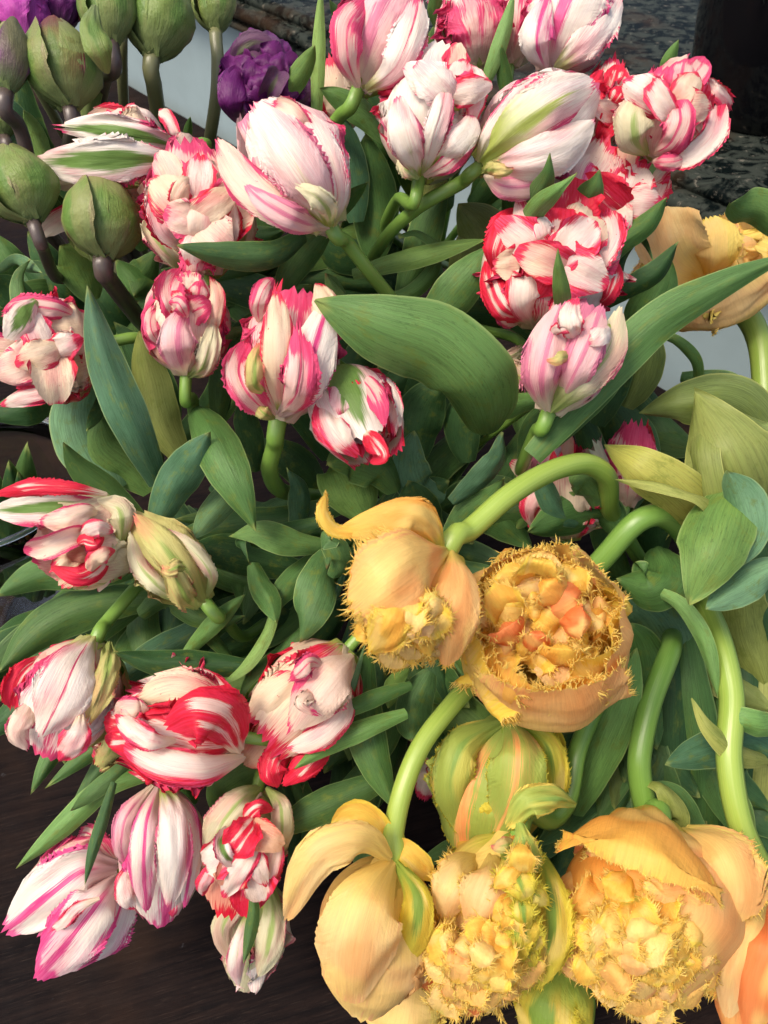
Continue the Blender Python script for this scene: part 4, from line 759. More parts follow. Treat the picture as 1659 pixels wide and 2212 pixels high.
# hidden or peeking parrots
f = flower('parrot_tulip', (1225, 1165, .66), (1215, 955, .64), 186, 'cream and red parrot tulip half hidden behind the arching stem, right of centre', group=PG, root='R', sw=22, seed=32)
shells(f, ['rededge', 'limewht', 'redwhite'], ['redwhite', 'rededge', 'peach'], ['red', 'rededge', 'redwhite'], phi0=-20, kw=dict(teeth=.09, ruf=.16, tipr=.3), opn=(4, 4, 2))
free_petal(f, [(1160, 1060, 20), (1170, 1010, 40), (1190, 970, 40), (1225, 945, 24)], 56, 'mauve', cup=.5, seed=321, teeth=.05)
free_petal(f, [(1150, 1140, 20), (1145, 1100, 40), (1160, 1060, 44), (1175, 1030, 30)], 56, 'redwhite', cup=.5, seed=322, teeth=.05)
free_petal(f, [(1260, 1090, 20), (1270, 1040, 34), (1275, 1000, 34), (1260, 970, 20)], 74, 'limewht', cup=.5, seed=323, teeth=.05)
tuft(f, 1210, 1030, 40, 60, 70, 5, ['redwhite', 'rededge', 'peach'], w=(53, 89), ln=(78, 125), dome=14, seed=3210, dirn=(0, -.6), teeth=.10, stack=14, jit=.22, cup=.35)
f = flower('parrot_tulip', (1350, 1095, .66), (1375, 912, .66), 122, 'bright crimson-pink parrot tulip peeping out above the yellowish folded leaf', group=PG, root='R', sw=22, seed=33)
shells(f, ['pink', 'red', 'pink'], ['pink', 'redwhite', 'pink'], ['pink', 'red'], phi0=0, kw=dict(teeth=.14, ruf=.12, tipr=.2))
f = flower('parrot_tulip', (1120, 1500, .67), (1160, 1590, .66), 90, 'dim pink parrot tulip glimpsed in the shade under the open fringed tulip', group=PG, root='R', sw=20, seed=34)
shells(f, ['pink', 'mauve', 'pink'], ['pink', 'mauve'], [], phi0=0, kw=K)
f = flower('parrot_tulip', (945, 1620, .72), (912, 1725, .72), 70, 'tiny white and pink parrot tulip glimpsed behind the thick arching stem at the bottom', group=PG, root='C', sw=18, seed=35)
shells(f, ['redwhite', 'whiterib', 'redwhite'], ['redwhite', 'pink'], [], phi0=0, kw=dict(teeth=.12, ruf=.2))
f = flower('parrot_tulip', (270, 1570, .64), (210, 1660, .635), 66, 'small shrivelled green and red parrot tulip left of the large crimson one', group=PG, root='C', sw=18, seed=36)
shells(f, ['lime', 'rededge', 'lime'], ['red', 'lime'], [], phi0=0, kw=dict(teeth=.12, ruf=.2))
# ------------------------------------------------------------------ fringed tulips
f = flower('fringed_tulip', (968, 1185, .50), (845, 1400, .50), 262, 'hanging apricot fringed tulip with one petal curled up at its left', group=FG, root='R', stem=[(1010, 1148, .51), (1100, 1070, .52), (1190, 1018, .54), (1265, 1002, .56), (1310, 1030, .58), (1318, 1100, .62)], sw=50, sm='y', seed=40)
shells(f, ['orange', 'apricot', 'orange'], ['apricot', 'orange', 'orange'], ['goldyel', 'palelem', 'palelem', 'goldyel'], phi0=0, opn=(2, 3, 3), kw=dict(teeth=.08, ruf=.10, fr=FR, tipr=.35), kwi=dict(crump=.14, tipr=.2))
free_petal(f, [(965, 1190, 16), (900, 1215, 64), (830, 1265, 76), (760, 1320, 58)], 200, 'apricot', cup=.45, seed=401, teeth=.10, fr=dict(lo=.004, hi=.009, gap=.0010), round_=.2)
free_petal(f, [(975, 1190, 16), (985, 1270, 54), (975, 1360, 58), (965, 1440, 34)], 116, 'apricot', cup=.5, seed=402, teeth=.08, fr=FR)
free_petal(f, [(955, 1185, 10), (900, 1120, 34), (830, 1130, 36), (730, 1150, 24)], 108, 'orange', cup=.4, seed=403, teeth=.03, round_=.6)
free_petal(f, [(800, 1150, 26), (728, 1145, 30), (700, 1110, 32), (704, 1064, 26)], 36, 'goldyel', cup=.5, seed=404, teeth=.1, fr=dict(lo=.0015, hi=.003, gap=.0009, **{'from': .2}), roll=(0, 20, 30))
free_petal(f, [(880, 1270, 60), (850, 1330, 76), (830, 1370, 70), (800, 1410, 50)], 98, 'goldyel', cup=.4, seed=405, teeth=.12, fr=FR)
tuft(f, 885, 1350, 66, 86, 66, 18, ['yelpeach', 'goldyel', 'palelem', 'goldyel'], w=(56, 92), ln=(56, 84), fr=FRT, dome=22, seed=4100, dirn=(-.1, 1.0), stack=16, jit=.35, teeth=.12)
f = flower('fringed_tulip', (1165, 1432, .585), (1168, 1330, .480), 372, 'wide open golden fringed tulip facing the viewer, ringed with bright yellow fringe', group=FG, root='R', stem=[(1250, 1270, .60), (1312, 1196, .585), (1375, 1128, .575), (1425, 1112, .58), (1475, 1150, .61), (1500, 1210, .66)], sw=50, sm='g', ref=1, seed=41)
FL_OPEN = f
FR2 = dict(lo=.0025, hi=.0075, gap=.0011)
shells(f, ['apricot', 'apricot', 'apricot', 'goldyel'], ['goldyel', 'orange', 'goldyel', 'orange'], [], phi0=8, opn=(0, 0, 0), kw=dict(teeth=.06, ruf=.07, fr=FR2, wid=.95, ln=1.0, round_=.14, tipr=.62), kwm=dict(fr=dict(lo=.003, hi=.009, gap=.0010), ln=1.0, rs_=.86, tipr=.62))
def open_in(x0, y0, m0, x1, y1, m1, w, mat, seed, cup=.5, frr=FR2, roll=0, bow=12, **k):
    xm, ym = (x0+x1)/2, (y0+y1)/2
    free_petal(FL_OPEN, [(x0, y0, m0+22), (xm*.7+x0*.3, ym*.7+y0*.3, (m0+m1)/2+22+bow*.8), (xm*.4+x1*.6, ym*.4+y1*.6, (m0*.3+m1*.7)+22+bow), (x1, y1, m1+16)], w, mat, cup=cup, seed=seed, teeth=.10, ruf=.14, fr=frr, roll=roll, round_=.3, **k)
open_in(1150, 1330, 60, 1255, 1275, 84, 120, 'coral', 421, cup=.6)
open_in(1230, 1310, 66, 1170, 1255, 92, 90, 'orange', 422, cup=.5)
open_in(1160, 1250, 60, 1170, 1205, 98, 92, 'goldyel', 423, cup=-.3)
open_in(1200, 1340, 70, 1278, 1345, 94, 84, 'coral', 424, cup=.5)
open_in(1120, 1400, 60, 1085, 1345, 92, 96, 'coral', 425, cup=.5)
open_in(1155, 1420, 60, 1160, 1360, 96, 66, 'coral', 426, cup=.5)
open_in(1210, 1450, 66, 1215, 1390, 100, 104, 'goldyel', 427, cup=.4)
tuft(f, 1166, 1345, 98, 138, 122, 26, ['goldyel', 'yelpeach', 'goldyel', 'apricot', 'goldyel', 'palelem'], w=(64, 104), ln=(54, 84), fr=dict(lo=.003, hi=.008, gap=.0008, **{'from': .35}), dome=4, seed=4300, jit=.35, teeth=.1, calm=True, cup=.4)
f = flower('fringed_tulip', (850, 1858, .535), (790, 2150, .55), 262, 'drooping yellow and peach fringed tulip with smooth petals and a thick arching stem', group=FG, root='R', stem=[(850, 1800, .535), (872, 1700, .54), (910, 1610, .55), (970, 1530, .565), (1020, 1475, .585), (1080, 1420, .64)], sw=46, sm='y', seed=42)
shells(f, ['yelpeach', 'yelpeach', 'yelpeach'], ['apricot', 'yelpeach', 'apricot'], ['goldyel', 'apricot'], phi0=0, kw=dict(teeth=.04, ruf=.07, tipr=.1), opn=(1, 0, 0))
free_petal(f, [(850, 1858, 10), (800, 1940, 56), (772, 2040, 62), (762, 2170, 32)], 186, 'yelpeach', cup=.5, seed=441, teeth=.04, round_=.28)
free_petal(f, [(845, 1856, 14), (780, 1820, 44), (690, 1850, 50), (618, 1990, 26)], 104, 'yelpeach', cup=.35, seed=442, teeth=.04, round_=.5, roll=-14)
free_petal(f, [(855, 1860, 10), (900, 1940, 34), (895, 2020, 36), (880, 2080, 18)], 78, 'yelgrn', cup=.5, seed=443, teeth=.05)
free_petal(f, [(840, 1850, -8), (810, 1790, 2), (770, 1765, 4), (715, 1790, -4)], 74, 'goldyel', cup=-.5, seed=444, teeth=.03)
free_petal(f, [(845, 1850, -6), (870, 1835, 6), (900, 1860, 8), (935, 1900, 0)], 54, 'goldyel', cup=-.4, seed=445, teeth=.03)
f = flower('fringed_tulip', (1103, 1556, .60), (1020, 1830, .60), 258, 'closed green fringed tulip with a coral stripe, hanging below the open one', group=FG, root='R', stem=[(1105, 1530, .61), (1110, 1480, .66)], sw=46, sm='g', seed=43)
shells(f, ['greenrib', 'greenor', 'greenor'], ['greenor', 'greenor', 'yelgrn'], ['yelgrn'], phi0=14, kw=dict(teeth=.05, ruf=.05, fr=dict(lo=.0015, hi=.004, gap=.0012)), opn=(1, 1, 0))
free_petal(f, [(1100, 1556, 14), (1118, 1620, 62), (1110, 1710, 66), (1070, 1800, 40)], 132, 'greenrib', cup=.5, seed=451, teeth=.05, fr=dict(lo=.0015, hi=.004, gap=.001))
free_petal(f, [(1090, 1556, 8), (1000, 1610, 44), (975, 1690, 48), (985, 1790, 26)], 92, 'greenor', cup=.5, seed=452, teeth=.08, fr=dict(lo=.0015, hi=.004, gap=.001), ruf=.1)
free_petal(f, [(1110, 1560, 8), (1180, 1610, 34), (1195, 1690, 34), (1180, 1760, 18)], 72, 'yelgrn', cup=.5, seed=453, teeth=.08, fr=dict(lo=.0015, hi=.004, gap=.001), ruf=.12)
free_petal(f, [(1140, 1570, 0), (1180, 1570, 10), (1200, 1600, 10), (1206, 1650, 4)], 40, 'yelgrn', cup=-.5, seed=454, teeth=.1)
f = flower('fringed_tulip', (1120, 1800, .56), (1010, 2130, .56), 262, 'ruffled green, yellow and peach fringed tulip with a crumpled green petal on top', group=FG, root='R', stem=[(1190, 1770, .58), (1225, 1730, .59), (1248, 1620, .60), (1290, 1520, .62), (1330, 1440, .66)], sw=44, sm='g', seed=44)
shells(f, ['yelpeach', 'yelgrn', 'coral'], ['goldyel', 'yelgrn', 'coral'], ['dimgold', 'goldyel', 'coral', 'palelem', 'dimgold'], phi0=0, opn=(2, 3, 4), kw=dict(teeth=.10, ruf=.12, fr=FR, tipr=.4), kwi=dict(crump=.18, ln=1.0))
free_petal(f, [(1040, 1850, 10), (1000, 1880, 46), (975, 1930, 56), (955, 1990, 40)], 104, 'yelpeach', cup=.5, seed=461, teeth=.12, fr=FR)
free_petal(f, [(1065, 1840, 14), (1060, 1890, 60), (1035, 1950, 68), (1015, 2010, 52)], 104, 'yelpeach', cup=.5, seed=462, teeth=.12, fr=FR)
free_petal(f, [(1080, 1840, 14), (1095, 1860, 60), (1100, 1910, 66), (1075, 1950, 50)], 60, 'yelgrn', cup=.5, seed=463, teeth=.08, fr=FR)
free_petal(f, [(1165, 1840, 20), (1185, 1920, 50), (1190, 2020, 52), (1160, 2130, 34)], 92, 'yelgrn', cup=.5, seed=464, teeth=.12, fr=FR, roll=10)
free_petal(f, [(1125, 1850, 40), (1130, 1930, 66), (1115, 2020, 70), (1090, 2100, 50)], 82, 'yelgrn', cup=.4, seed=465, teeth=.18, ruf=.3, fr=FR)
free_petal(f, [(1095, 1830, 50), (1105, 1870, 62), (1100, 1920, 64), (1120, 1960, 54)], 30, 'yelgrn', cup=.4, seed=466, teeth=.2, fr=FR)
free_petal(f, [(1245, 1740, 30), (1200, 1725, 54), (1140, 1735, 60), (1095, 1790, 46)], 72, 'greenor', cup=.6, seed=467, teeth=.08, crump=.14)
free_petal(f, [(1120, 1770, 50), (1130, 1810, 62), (1140, 1860, 60), (1135, 1900, 44)], 62, 'greenor', cup=.5, seed=468, teeth=.12, fr=FR)
free_petal(f, [(1125, 1830, 40), (1095, 1825, 54), (1070, 1830, 54), (1060, 1828, 50)], 36, 'lime', cup=.6, seed=469, teeth=.06)
free_petal(f, [(915, 1960, 0), (905, 2020, 20), (925, 2100, 24), (975, 2160, 10)], 62, 'coral', cup=.5, seed=470, teeth=.08, fr=FR)
tuft(f, 1035, 2085, 70, 100, 86, 24, ['goldyel', 'dimgold', 'palelem', 'goldyel', 'coral'], w=(56, 90), ln=(56, 84), fr=FRT, dome=24, seed=4700, dirn=(-.1, 1.0), stack=14, jit=.45, teeth=.14)
tuft(f, 1120, 1960, 74, 42, 110, 12, ['yelgrn', 'goldyel', 'yelgrn'], w=(40, 66), ln=(60, 90), fr=FRT, dome=10, seed=4800, dirn=(0, 1.0), stack=14, jit=.35, teeth=.12)
f = flower('fringed_tulip', (1420, 1790, .575), (1398, 2150, .515), 384, 'biggest orange fringed tulip with a hooded top petal and a shaggy golden mouth', group=FG, root='R', stem=[(1400, 1755, .60), (1384, 1690, .60), (1382, 1630, .60), (1405, 1520, .61), (1450, 1400, .64)], sw=52, sm='g', seed=45)
shells(f, ['orange', 'apricot', 'orange'], ['orange', 'apricot', 'coral', 'orange'], ['coral', 'goldyel', 'dimgold'], phi0=180, opn=(2, 2, 0), kw=dict(teeth=.06, ruf=.07, fr=FR, wid=1.2), kwm=dict(ln=.60), kwi=dict(crump=.12, ln=.7))
free_petal(f, [(1405, 1744, 16), (1400, 1772, 60), (1388, 1828, 92), (1375, 1884, 98)], 350, 'orange', cup=.6, seed=501, teeth=.04, fr=dict(lo=.0015, hi=.004, gap=.0012), round_=.06, wf=WHOOD)
free_petal(f, [(1470, 1790, 20), (1540, 1850, 64), (1560, 1920, 70), (1540, 2000, 54)], 190, 'apricot', cup=.5, seed=502, teeth=.10, fr=FR)
free_petal(f, [(1290, 1860, 10), (1232, 1940, 42), (1232, 2040, 50), (1300, 2140, 40)], 104, 'apricot', cup=.5, seed=503, teeth=.06, fr=FR)
free_petal(f, [(1560, 1880, -4), (1600, 1950, 20), (1590, 2050, 26), (1530, 2150, 18)], 92, 'orange', cup=.5, seed=504, teeth=.08, fr=FR)
free_petal(f, [(1300, 1880, 40), (1290, 1950, 60), (1290, 2030, 66), (1310, 2090, 60)], 76, 'goldyel', cup=.4, seed=505, teeth=.12, fr=FR, ruf=.2)
free_petal(f, [(1370, 1890, 30), (1365, 1950, 50), (1370, 2010, 60), (1375, 2050, 56)], 110, 'coral', cup=-.3, seed=506, teeth=.12, fr=FR)
free_petal(f, [(1440, 1860, 40), (1440, 1920, 62), (1430, 1990, 70), (1440, 2050, 66)], 80, 'goldyel', cup=.3, seed=507, teeth=.16, fr=FR, ruf=.2)
free_petal(f, [(1500, 1960, 50), (1490, 2020, 74), (1480, 2070, 80), (1470, 2110, 70)], 120, 'apricot', cup=.5, seed=508, teeth=.14, fr=FR)
tuft(f, 1398, 2060, 94, 140, 118, 34, ['goldyel', 'apricot', 'palelem', 'goldyel', 'dimgold'], w=(60, 104), ln=(60, 92), fr=FRT, dome=30, seed=5200, dirn=(.05, .9), stack=16, jit=.5, teeth=.14)
tuft(f, 1330, 1950, 66, 60, 56, 7, ['goldyel', 'orange', 'goldyel'], w=(60, 90), ln=(70, 100), fr=FRT, dome=10, seed=5300, dirn=(0, 1.0), stack=14, jit=.3, teeth=.12)
f = flower('fringed_tulip', (1655, 1935, .56), (1600, 2260, .56), 176, 'coral orange tulip cut by the lower right corner under the long curved stem', group=FG, root='R', stem=[(1655, 1900, .56), (1600, 1780, .555), (1575, 1640, .56), (1580, 1500, .575), (1550, 1370, .60), (1510, 1290, .65)], sw=54, sm='y', seed=46)
shells(f, ['coral', 'apricot', 'coral'], ['coral', 'orange'], ['orange'], phi0=0, kw=dict(teeth=.03, ruf=.05))
free_petal(f, [(1655, 1940, 14), (1620, 2000, 44), (1590, 2090, 46), (1570, 2200, 26)], 92, 'yelpeach', cup=.5, seed=551, teeth=.03)
free_petal(f, [(1660, 1950, 16), (1660, 2040, 56), (1640, 2120, 56), (1620, 2240, 36)], 100, 'coral', cup=.5, seed=552, teeth=.03)
f = flower('fringed_tulip', (1540, 640, .78), (1500, 520, .74), 290, 'wide open pale yellow tulip at the back, below the marble ledge', group=FG, root='R', stem=[(1585, 655, .78), (1630, 710, .77), (1648, 800, .76), (1642, 930, .76)], sw=48, sm='y', seed=47)
shells(f, ['yelpeach', 'palelem', 'yelpeach'], ['palelem', 'yelpeach', 'palelem'], ['palelem', 'palelem'], phi0=10, opn=(16, 12, 5), kw=dict(teeth=.06, ruf=.14, tipr=.7, fr=dict(lo=.002, hi=.004, gap=.0014)))
free_petal(f, [(1520, 600, 10), (1470, 560, 40), (1440, 500, 44), (1425, 450, 24)], 140, 'yelpeach', cup=-.3, seed=571, teeth=.06)
free_petal(f, [(1530, 600, 14), (1540, 560, 50), (1540, 510, 54), (1530, 470, 34)], 120, 'palelem', cup=.4, seed=572, teeth=.10)
free_petal(f, [(1540, 600, 14), (1590, 570, 46), (1620, 560, 46), (1650, 560, 30)], 110, 'yelpeach', cup=.4, seed=573, teeth=.04)
free_petal(f, [(1540, 620, 14), (1530, 650, 30), (1530, 680, 30), (1540, 705, 20)], 140, 'yelpeach', cup=.4, seed=574, teeth=.06)
free_petal(f, [(1500, 590, 14), (1440, 600, 30), (1410, 620, 30), (1380, 640, 10)], 110, 'palelem', cup=.4, seed=575, teeth=.06)
f = flower('fringed_tulip', (900, 2060, .64), (850, 2240, .64), 190, 'pale peach tulip showing only its upper petals at the bottom edge', group=FG, root='R', sw=30, seed=48)
shells(f, ['palelem', 'apricot', 'palelem'], ['apricot', 'palelem'], [], phi0=0, kw=dict(teeth=.03, ruf=.08, tipr=.3))
f = flower('fringed_tulip', (1215, 2080, .64), (1190, 2260, .64), 170, 'yellow-green fringed tulip mostly below the bottom edge between two big ones', group=FG, root='R', sw=30, seed=49)
shells(f, ['yelgrn', 'goldyel', 'yelgrn'], ['goldyel', 'yelgrn'], [], phi0=30, kw=dict(teeth=.08, ruf=.12, fr=FR, tipr=.3))
f = flower('fringed_tulip', (1600, 1870, .66), (1620, 1990, .66), 110, 'small golden tulip peeking out between the biggest orange one and the right edge', group=FG, root='R', sw=30, seed=50)
shells(f, ['goldyel', 'orange', 'goldyel'], ['goldyel'], [], phi0=0, kw=dict(teeth=.05, ruf=.08))
# ------------------------------------------------------------------ green buds, purple doubles
BK = dict(teeth=.015, ruf=.02, crump=.02, round_=.62, wid=.98, twist=.10)
def bud(b, t, w, label, stem, root='T', sw=30, sm='d', phi0=20, seed=60, mats=('bud', 'bud', 'bud'), mats2=('bud', 'budred', 'bud'), opn=(1.5, 0, 0), kw=BK, group=BG, name='green_tulip_bud'):
    f = flower(name, b, t, w, label, group=group, stem=stem, root=root, sw=sw, sm=sm, seed=seed)
    shells(f, list(mats), list(mats2), ['budred'], phi0=phi0, kw=kw, opn=opn)
    return f
bud((150, 236, .62), (112, 44, .62), 156, 'round green tulip bud with a maroon tip, upper left, on a thick grey stem', [(150, 300, .64), (145, 400, .70)], phi0=55, seed=60, mats2=('bud', 'budred', 'budred'))
bud((222, 563, .575), (212, 384, .575), 166, 'fat round green bud with a split ridged front, below the long green-flamed petal', [(232, 600, .59), (270, 650, .63), (312, 700, .70)], sw=42, phi0=60, seed=61)
bud((72, 482, .57), (12, 318, .57), 150, 'smooth olive bud at the left edge with a dark curved seam', [(90, 530, .60), (125, 600, .66)], sw=30, phi0=38, seed=62, mats2=('bud', 'bud', 'bud'))
bud((328, 128, .66), (350, -60, .66), 150, 'broad green bud at the top edge in front of the grey panel', [(332, 180, .67), (340, 270, .72)], sw=34, sm='b', phi0=30, seed=63)
bud((466, 72, .72), (458, -60, .72), 92, 'smaller green bud at the top edge on a long pale curved stem', [(470, 120, .72), (468, 200, .73), (455, 290, .76), (445, 340, .82)], sw=28, sm='b', phi0=20, seed=64)
bud((240, 100, .64), (212, -80, .64), 118, 'long narrow green bud cut by the top edge, with a leafy flap hanging down', [(225, 170, .67), (215, 280, .74)], sw=34, phi0=40, seed=65)
bud((12, 205, .60), (20, 40, .60), 96, 'dusky purple-green bud at the left edge above the dark stem', [(40, 270, .62), (60, 340, .64), (75, 460, .70)], sw=34, phi0=20, seed=66, mats=('budpurp', 'budpurp', 'bud'))
bud((10, 470-170, .66), (-20, 220, .66), 70, 'small dark green bud half outside the left edge', [(20, 380, .70)], sw=24, phi0=20, seed=67)
bud((262, 70, .70), (262, -60, .70), 70, 'slim green bud behind the others at the top edge', [(264, 160, .72), (268, 260, .78)], sw=26, sm='b', phi0=0, seed=68)
# leafy bracts of the long bud
f = FLOWERS[-4]
free_petal(f, [(205, 10, 30), (200, 60, 40), (215, 110, 40), (232, 160, 24)], 62, 'bud', cup=.4, seed=601, teeth=.0)
PK = dict(teeth=.03, ruf=.08, crump=.06, wid=.9)
f = flower('purple_tulip', (555, 262, .66), (560, 84, .66), 150, 'deep violet double tulip with layered petals in front of the grey panel', group=VG, root='T', stem=[(550, 300, .68)], sw=28, sm='b', seed=70)
shells(f, ['purple', 'purpdk', 'purple'], ['purple', 'purple', 'purple', 'purpdk'], ['purple', 'purple', 'purple', 'purple'], phi0=-25, kw=PK, opn=(6, 8, 10))
tuft(f, 572, 165, 52, 58, 66, 22, ['purple', 'purple', 'purple', 'purpdk'], w=(46, 72), ln=(50, 76), dome=26, seed=7010, dirn=(.1, -1.0), teeth=.05, cup=.7)
free_petal(f, [(520, 270, 20), (505, 225, 50), (510, 180, 52), (530, 140, 30)], 76, 'purple', cup=.5, seed=7050, teeth=.03)
free_petal(f, [(500, 150, 20), (520, 110, 40), (555, 90, 44), (600, 110, 40)], 50, 'purpdk', cup=.4, seed=7051, teeth=.03)
f = flower('purple_tulip', (640, 262, .70), (650, 150, .70), 66, 'dark faded purple tulip just behind the violet double one', group=VG, root='U', sw=22, sm='b', seed=71)
shells(f, ['purpdk', 'purpdk', 'purple'], ['purple', 'purpdk'], [], phi0=0, kw=PK)
f = flower('purple_tulip', (60, 108, .68), (40, -60, .68), 120, 'magenta tulip cut by the top left corner behind the buds', group=VG, root='T', sw=24, sm='b', seed=72)
shells(f, ['magenta', 'magenta', 'bud'], ['magenta', 'magenta'], [], phi0=-30, kw=PK)
f = flower('purple_tulip', (128, 70, .70), (125, -60, .70), 96, 'dark purple tulip at the top edge between the round bud and the magenta tulip', group=VG, root='T', sw=24, sm='b', seed=73)
shells(f, ['purple', 'purple', 'magenta'], ['purple', 'purple'], [], phi0=0, kw=PK)
# ------------------------------------------------------------------ leaves (base first, tip last)
def L3(d, *p):
    n = len(p)
    return [(x, y, d + (0 if n < 2 else (1-i/(n-1))*.03)) for i, (x, y) in enumerate(p)]
# top
leaf(L3(.62, (682, 300), (686, 180), (690, 60), (694, -40)), 32, 'l', seed=1)
leaf(L3(.60, (605, 235), (635, 180), (665, 130), (680, 98)), 48, 'g', seed=2)
leaf(L3(.66, (750, 85), (735, 45), (712, 0)), 26, 'g')
leaf(L3(.57, (712, 486), (740, 455), (770, 420), (794, 393)), 36, 'g', roll=20)
leaf(L3(.53, (660, 508), (590, 552), (490, 555), (382, 530)), 66, 'd', roll=-12, cup=.4)
leaf(L3(.60, (600, 640), (640, 570), (690, 510), (720, 480)), 70, 'g')
leaf(L3(.62, (835, 300), (790, 250), (740, 215), (690, 190)), 60, 'l', roll=10)
leaf(L3(.64, (770, 480), (760, 400), (745, 310), (735, 245)), 84, 'b', broad=True)
leaf(L3(.66, (810, 560), (810, 460), (800, 380), (790, 290)), 110, 'g', broad=True)
leaf(L3(.62, (1040, 200), (1060, 150), (1085, 80), (1112, -20)), 36, 'l')
leaf(L3(.63, (1104, 240), (1094, 190), (1086, 140), (1084, 96)), 34, 'g')
leaf(L3(.66, (945, 60), (940, 20), (945, -20)), 34, 'g')
leaf(L3(.66, (1430, 175), (1440, 140), (1466, 86)), 30, 'l')
leaf([(1140, 510, .585), (1160, 430, .535), (1182, 380, .51), (1188, 330, .50)], 54, 'g', keel=.3)
leaf([(1105, 530, .585), (1160, 450, .53), (1205, 410, .505), (1248, 372, .50)], 48, 'l', keel=.3)
leaf([(1262, 500, .59), (1270, 430, .56), (1285, 400, .55), (1296, 366, .545)], 62, 'g', keel=.3)
leaf([(1216, 700, .555), (1214, 640, .515), (1207, 580, .50), (1205, 536, .495)], 40, 'g', keel=.35)
leaf(L3(.57, (1310, 570), (1350, 520), (1400, 480), (1441, 426)), 52, 'g', keel=.3)
leaf(L3(.57, (1310, 660), (1370, 620), (1425, 585), (1466, 522)), 54, 'd', roll=20, keel=.3)
leaf(L3(.60, (1330, 640), (1345, 560), (1380, 520), (1412, 566)), 28, 'd', roll=(0, 30, 70))
leaf(L3(.60, (1700, 520), (1650, 465), (1600, 450), (1578, 438)), 90, 'g', broad=True, roll=-20)
leaf(L3(.53, (1150, 985), (1290, 830), (1420, 700), (1560, 620), (1720, 545)), 96, 'g', roll=(0, 10, 30), keel=.25, cup=.1)
leaf(L3(.56, (1330, 760), (1380, 700), (1470, 640), (1600, 590)), 44, 'd', roll=-25)
leaf(L3(.60, (760, 590), (860, 560), (960, 535), (1052, 516)), 52, 'g', roll=-25)
leaf(L3(.62, (790, 650), (880, 640), (938, 590), (945, 530), (900, 498), (860, 510)), 40, 'l', roll=(0, 40, 80))
leaf(L3(.64, (1000, 640), (1020, 580), (1050, 520), (990, 440)), 130, 'o', broad=True)
leaf(L3(.59, (910, 720), (960, 660), (1010, 600), (1060, 530)), 100, 'g', keel=.05)
leaf(L3(.66, (870, 640), (900, 560), (930, 470), (970, 390)), 80, 'g')
leaf(L3(.66, (900, 540), (910, 480), (930, 430), (960, 340)), 60, 'y', broad=True)
# centre hero leaf
leaf([(1052, 940, .60), (1020, 850, .53), (940, 768, .512), (815, 716, .505), (680, 648, .505)], 206, 'g', roll=(-10, -28, -14), cup=.3, keel=.10, broad=True, ruf=.10, seed=5)
leaf([(1040, 930, .60), (1045, 860, .56), (1010, 790, .545), (930, 730, .55)], 110, 'b', broad=True, roll=20)
leaf(L3(.56, (850, 780), (790, 720), (735, 650), (704, 590)), 62, 'n', roll=20)
leaf(L3(.56, (745, 640), (725, 620), (705, 590)), 30, 'n')
# left
leaf([(345, 1050, .58), (290, 930, .54), (225, 770, .53), (188, 614, .53)], 92, 'b', keel=.35, cup=.1, seed=6)
leaf(L3(.545, (335, 1135), (370, 1060), (410, 1000), (452, 934)), 92, 'b', keel=.15)
leaf(L3(.58, (395, 1000), (345, 920), (320, 820), (300, 715)), 96, 'o', cup=.5, roll=-15, broad=True)
leaf([(420, 880, .60), (450, 930, .56), (500, 1030, .545), (553, 1148, .55)], 104, 'g', keel=.12, broad=False, seed=7)
leaf(L3(.575, (520, 1000), (490, 1070), (450, 1120), (417, 1167)), 66, 'b', keel=.3)
leaf(L3(.62, (250, 1060), (190, 960), (175, 880), (200, 815)), 140, 'm', broad=True)
leaf(L3(.63, (330, 1060), (280, 1000), (230, 960), (215, 900)), 120, 'g', broad=True)
leaf(L3(.575, (310, 1130), (230, 1060), (170, 1010), (136, 956)), 66, 'd', keel=.3)
leaf(L3(.58, (220, 850), (210, 890), (188, 930)), 30, 'd')
leaf(L3(.61, (470, 900), (480, 820), (510, 740), (550, 670)), 66, 'd')
leaf(L3(.57, (545, 712), (510, 718), (478, 732)), 24, 'n')
leaf(L3(.63, (550, 1020), (545, 960), (530, 900), (535, 850)), 60, 'd')
leaf(L3(.60, (860, 1060), (830, 1010), (760, 985), (708, 1003)), 110, 'd', broad=True, roll=20)
leaf(L3(.61, (790, 1120), (760, 1060), (730, 1010), (712, 1000)), 130, 'g', broad=True)
leaf(L3(.62, (640, 1160), (655, 1100), (650, 1050), (620, 1010)), 60, 'b', roll=40)
leaf([(705, 1180, .60), (640, 1170, .585), (560, 1150, .575), (494, 1158, .58)], 62, 'g', roll=(0, 40, 10), ruf=.5)
leaf([(690, 1130, .61), (600, 1150, .60), (520, 1165, .58), (540, 1220, .57)], 56, 'd', roll=(0, 40, 60), ruf=.3)
leaf(L3(.63, (740, 1090), (600, 1130), (480, 1140), (350, 1170)), 80, 'd')
leaf(L3(.62, (640, 1230), (560, 1210), (470, 1190), (390, 1200)), 90, 'd')
# right of centre dark tangle
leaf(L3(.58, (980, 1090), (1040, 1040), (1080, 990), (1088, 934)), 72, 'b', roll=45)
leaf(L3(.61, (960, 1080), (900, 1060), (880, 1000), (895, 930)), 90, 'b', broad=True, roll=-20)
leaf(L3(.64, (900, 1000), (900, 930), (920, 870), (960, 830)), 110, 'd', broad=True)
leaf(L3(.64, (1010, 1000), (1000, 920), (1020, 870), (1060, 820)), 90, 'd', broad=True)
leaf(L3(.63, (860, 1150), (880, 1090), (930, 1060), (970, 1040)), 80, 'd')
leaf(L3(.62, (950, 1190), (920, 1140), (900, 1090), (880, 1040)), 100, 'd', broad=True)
leaf(L3(.60, (960, 1190), (1010, 1120), (1060, 1080), (1090, 1030)), 70, 'g', roll=30)
leaf(L3(.57, (1180, 862), (1130, 870), (1080, 885), (1019, 892)), 52, 'l', keel=.3)
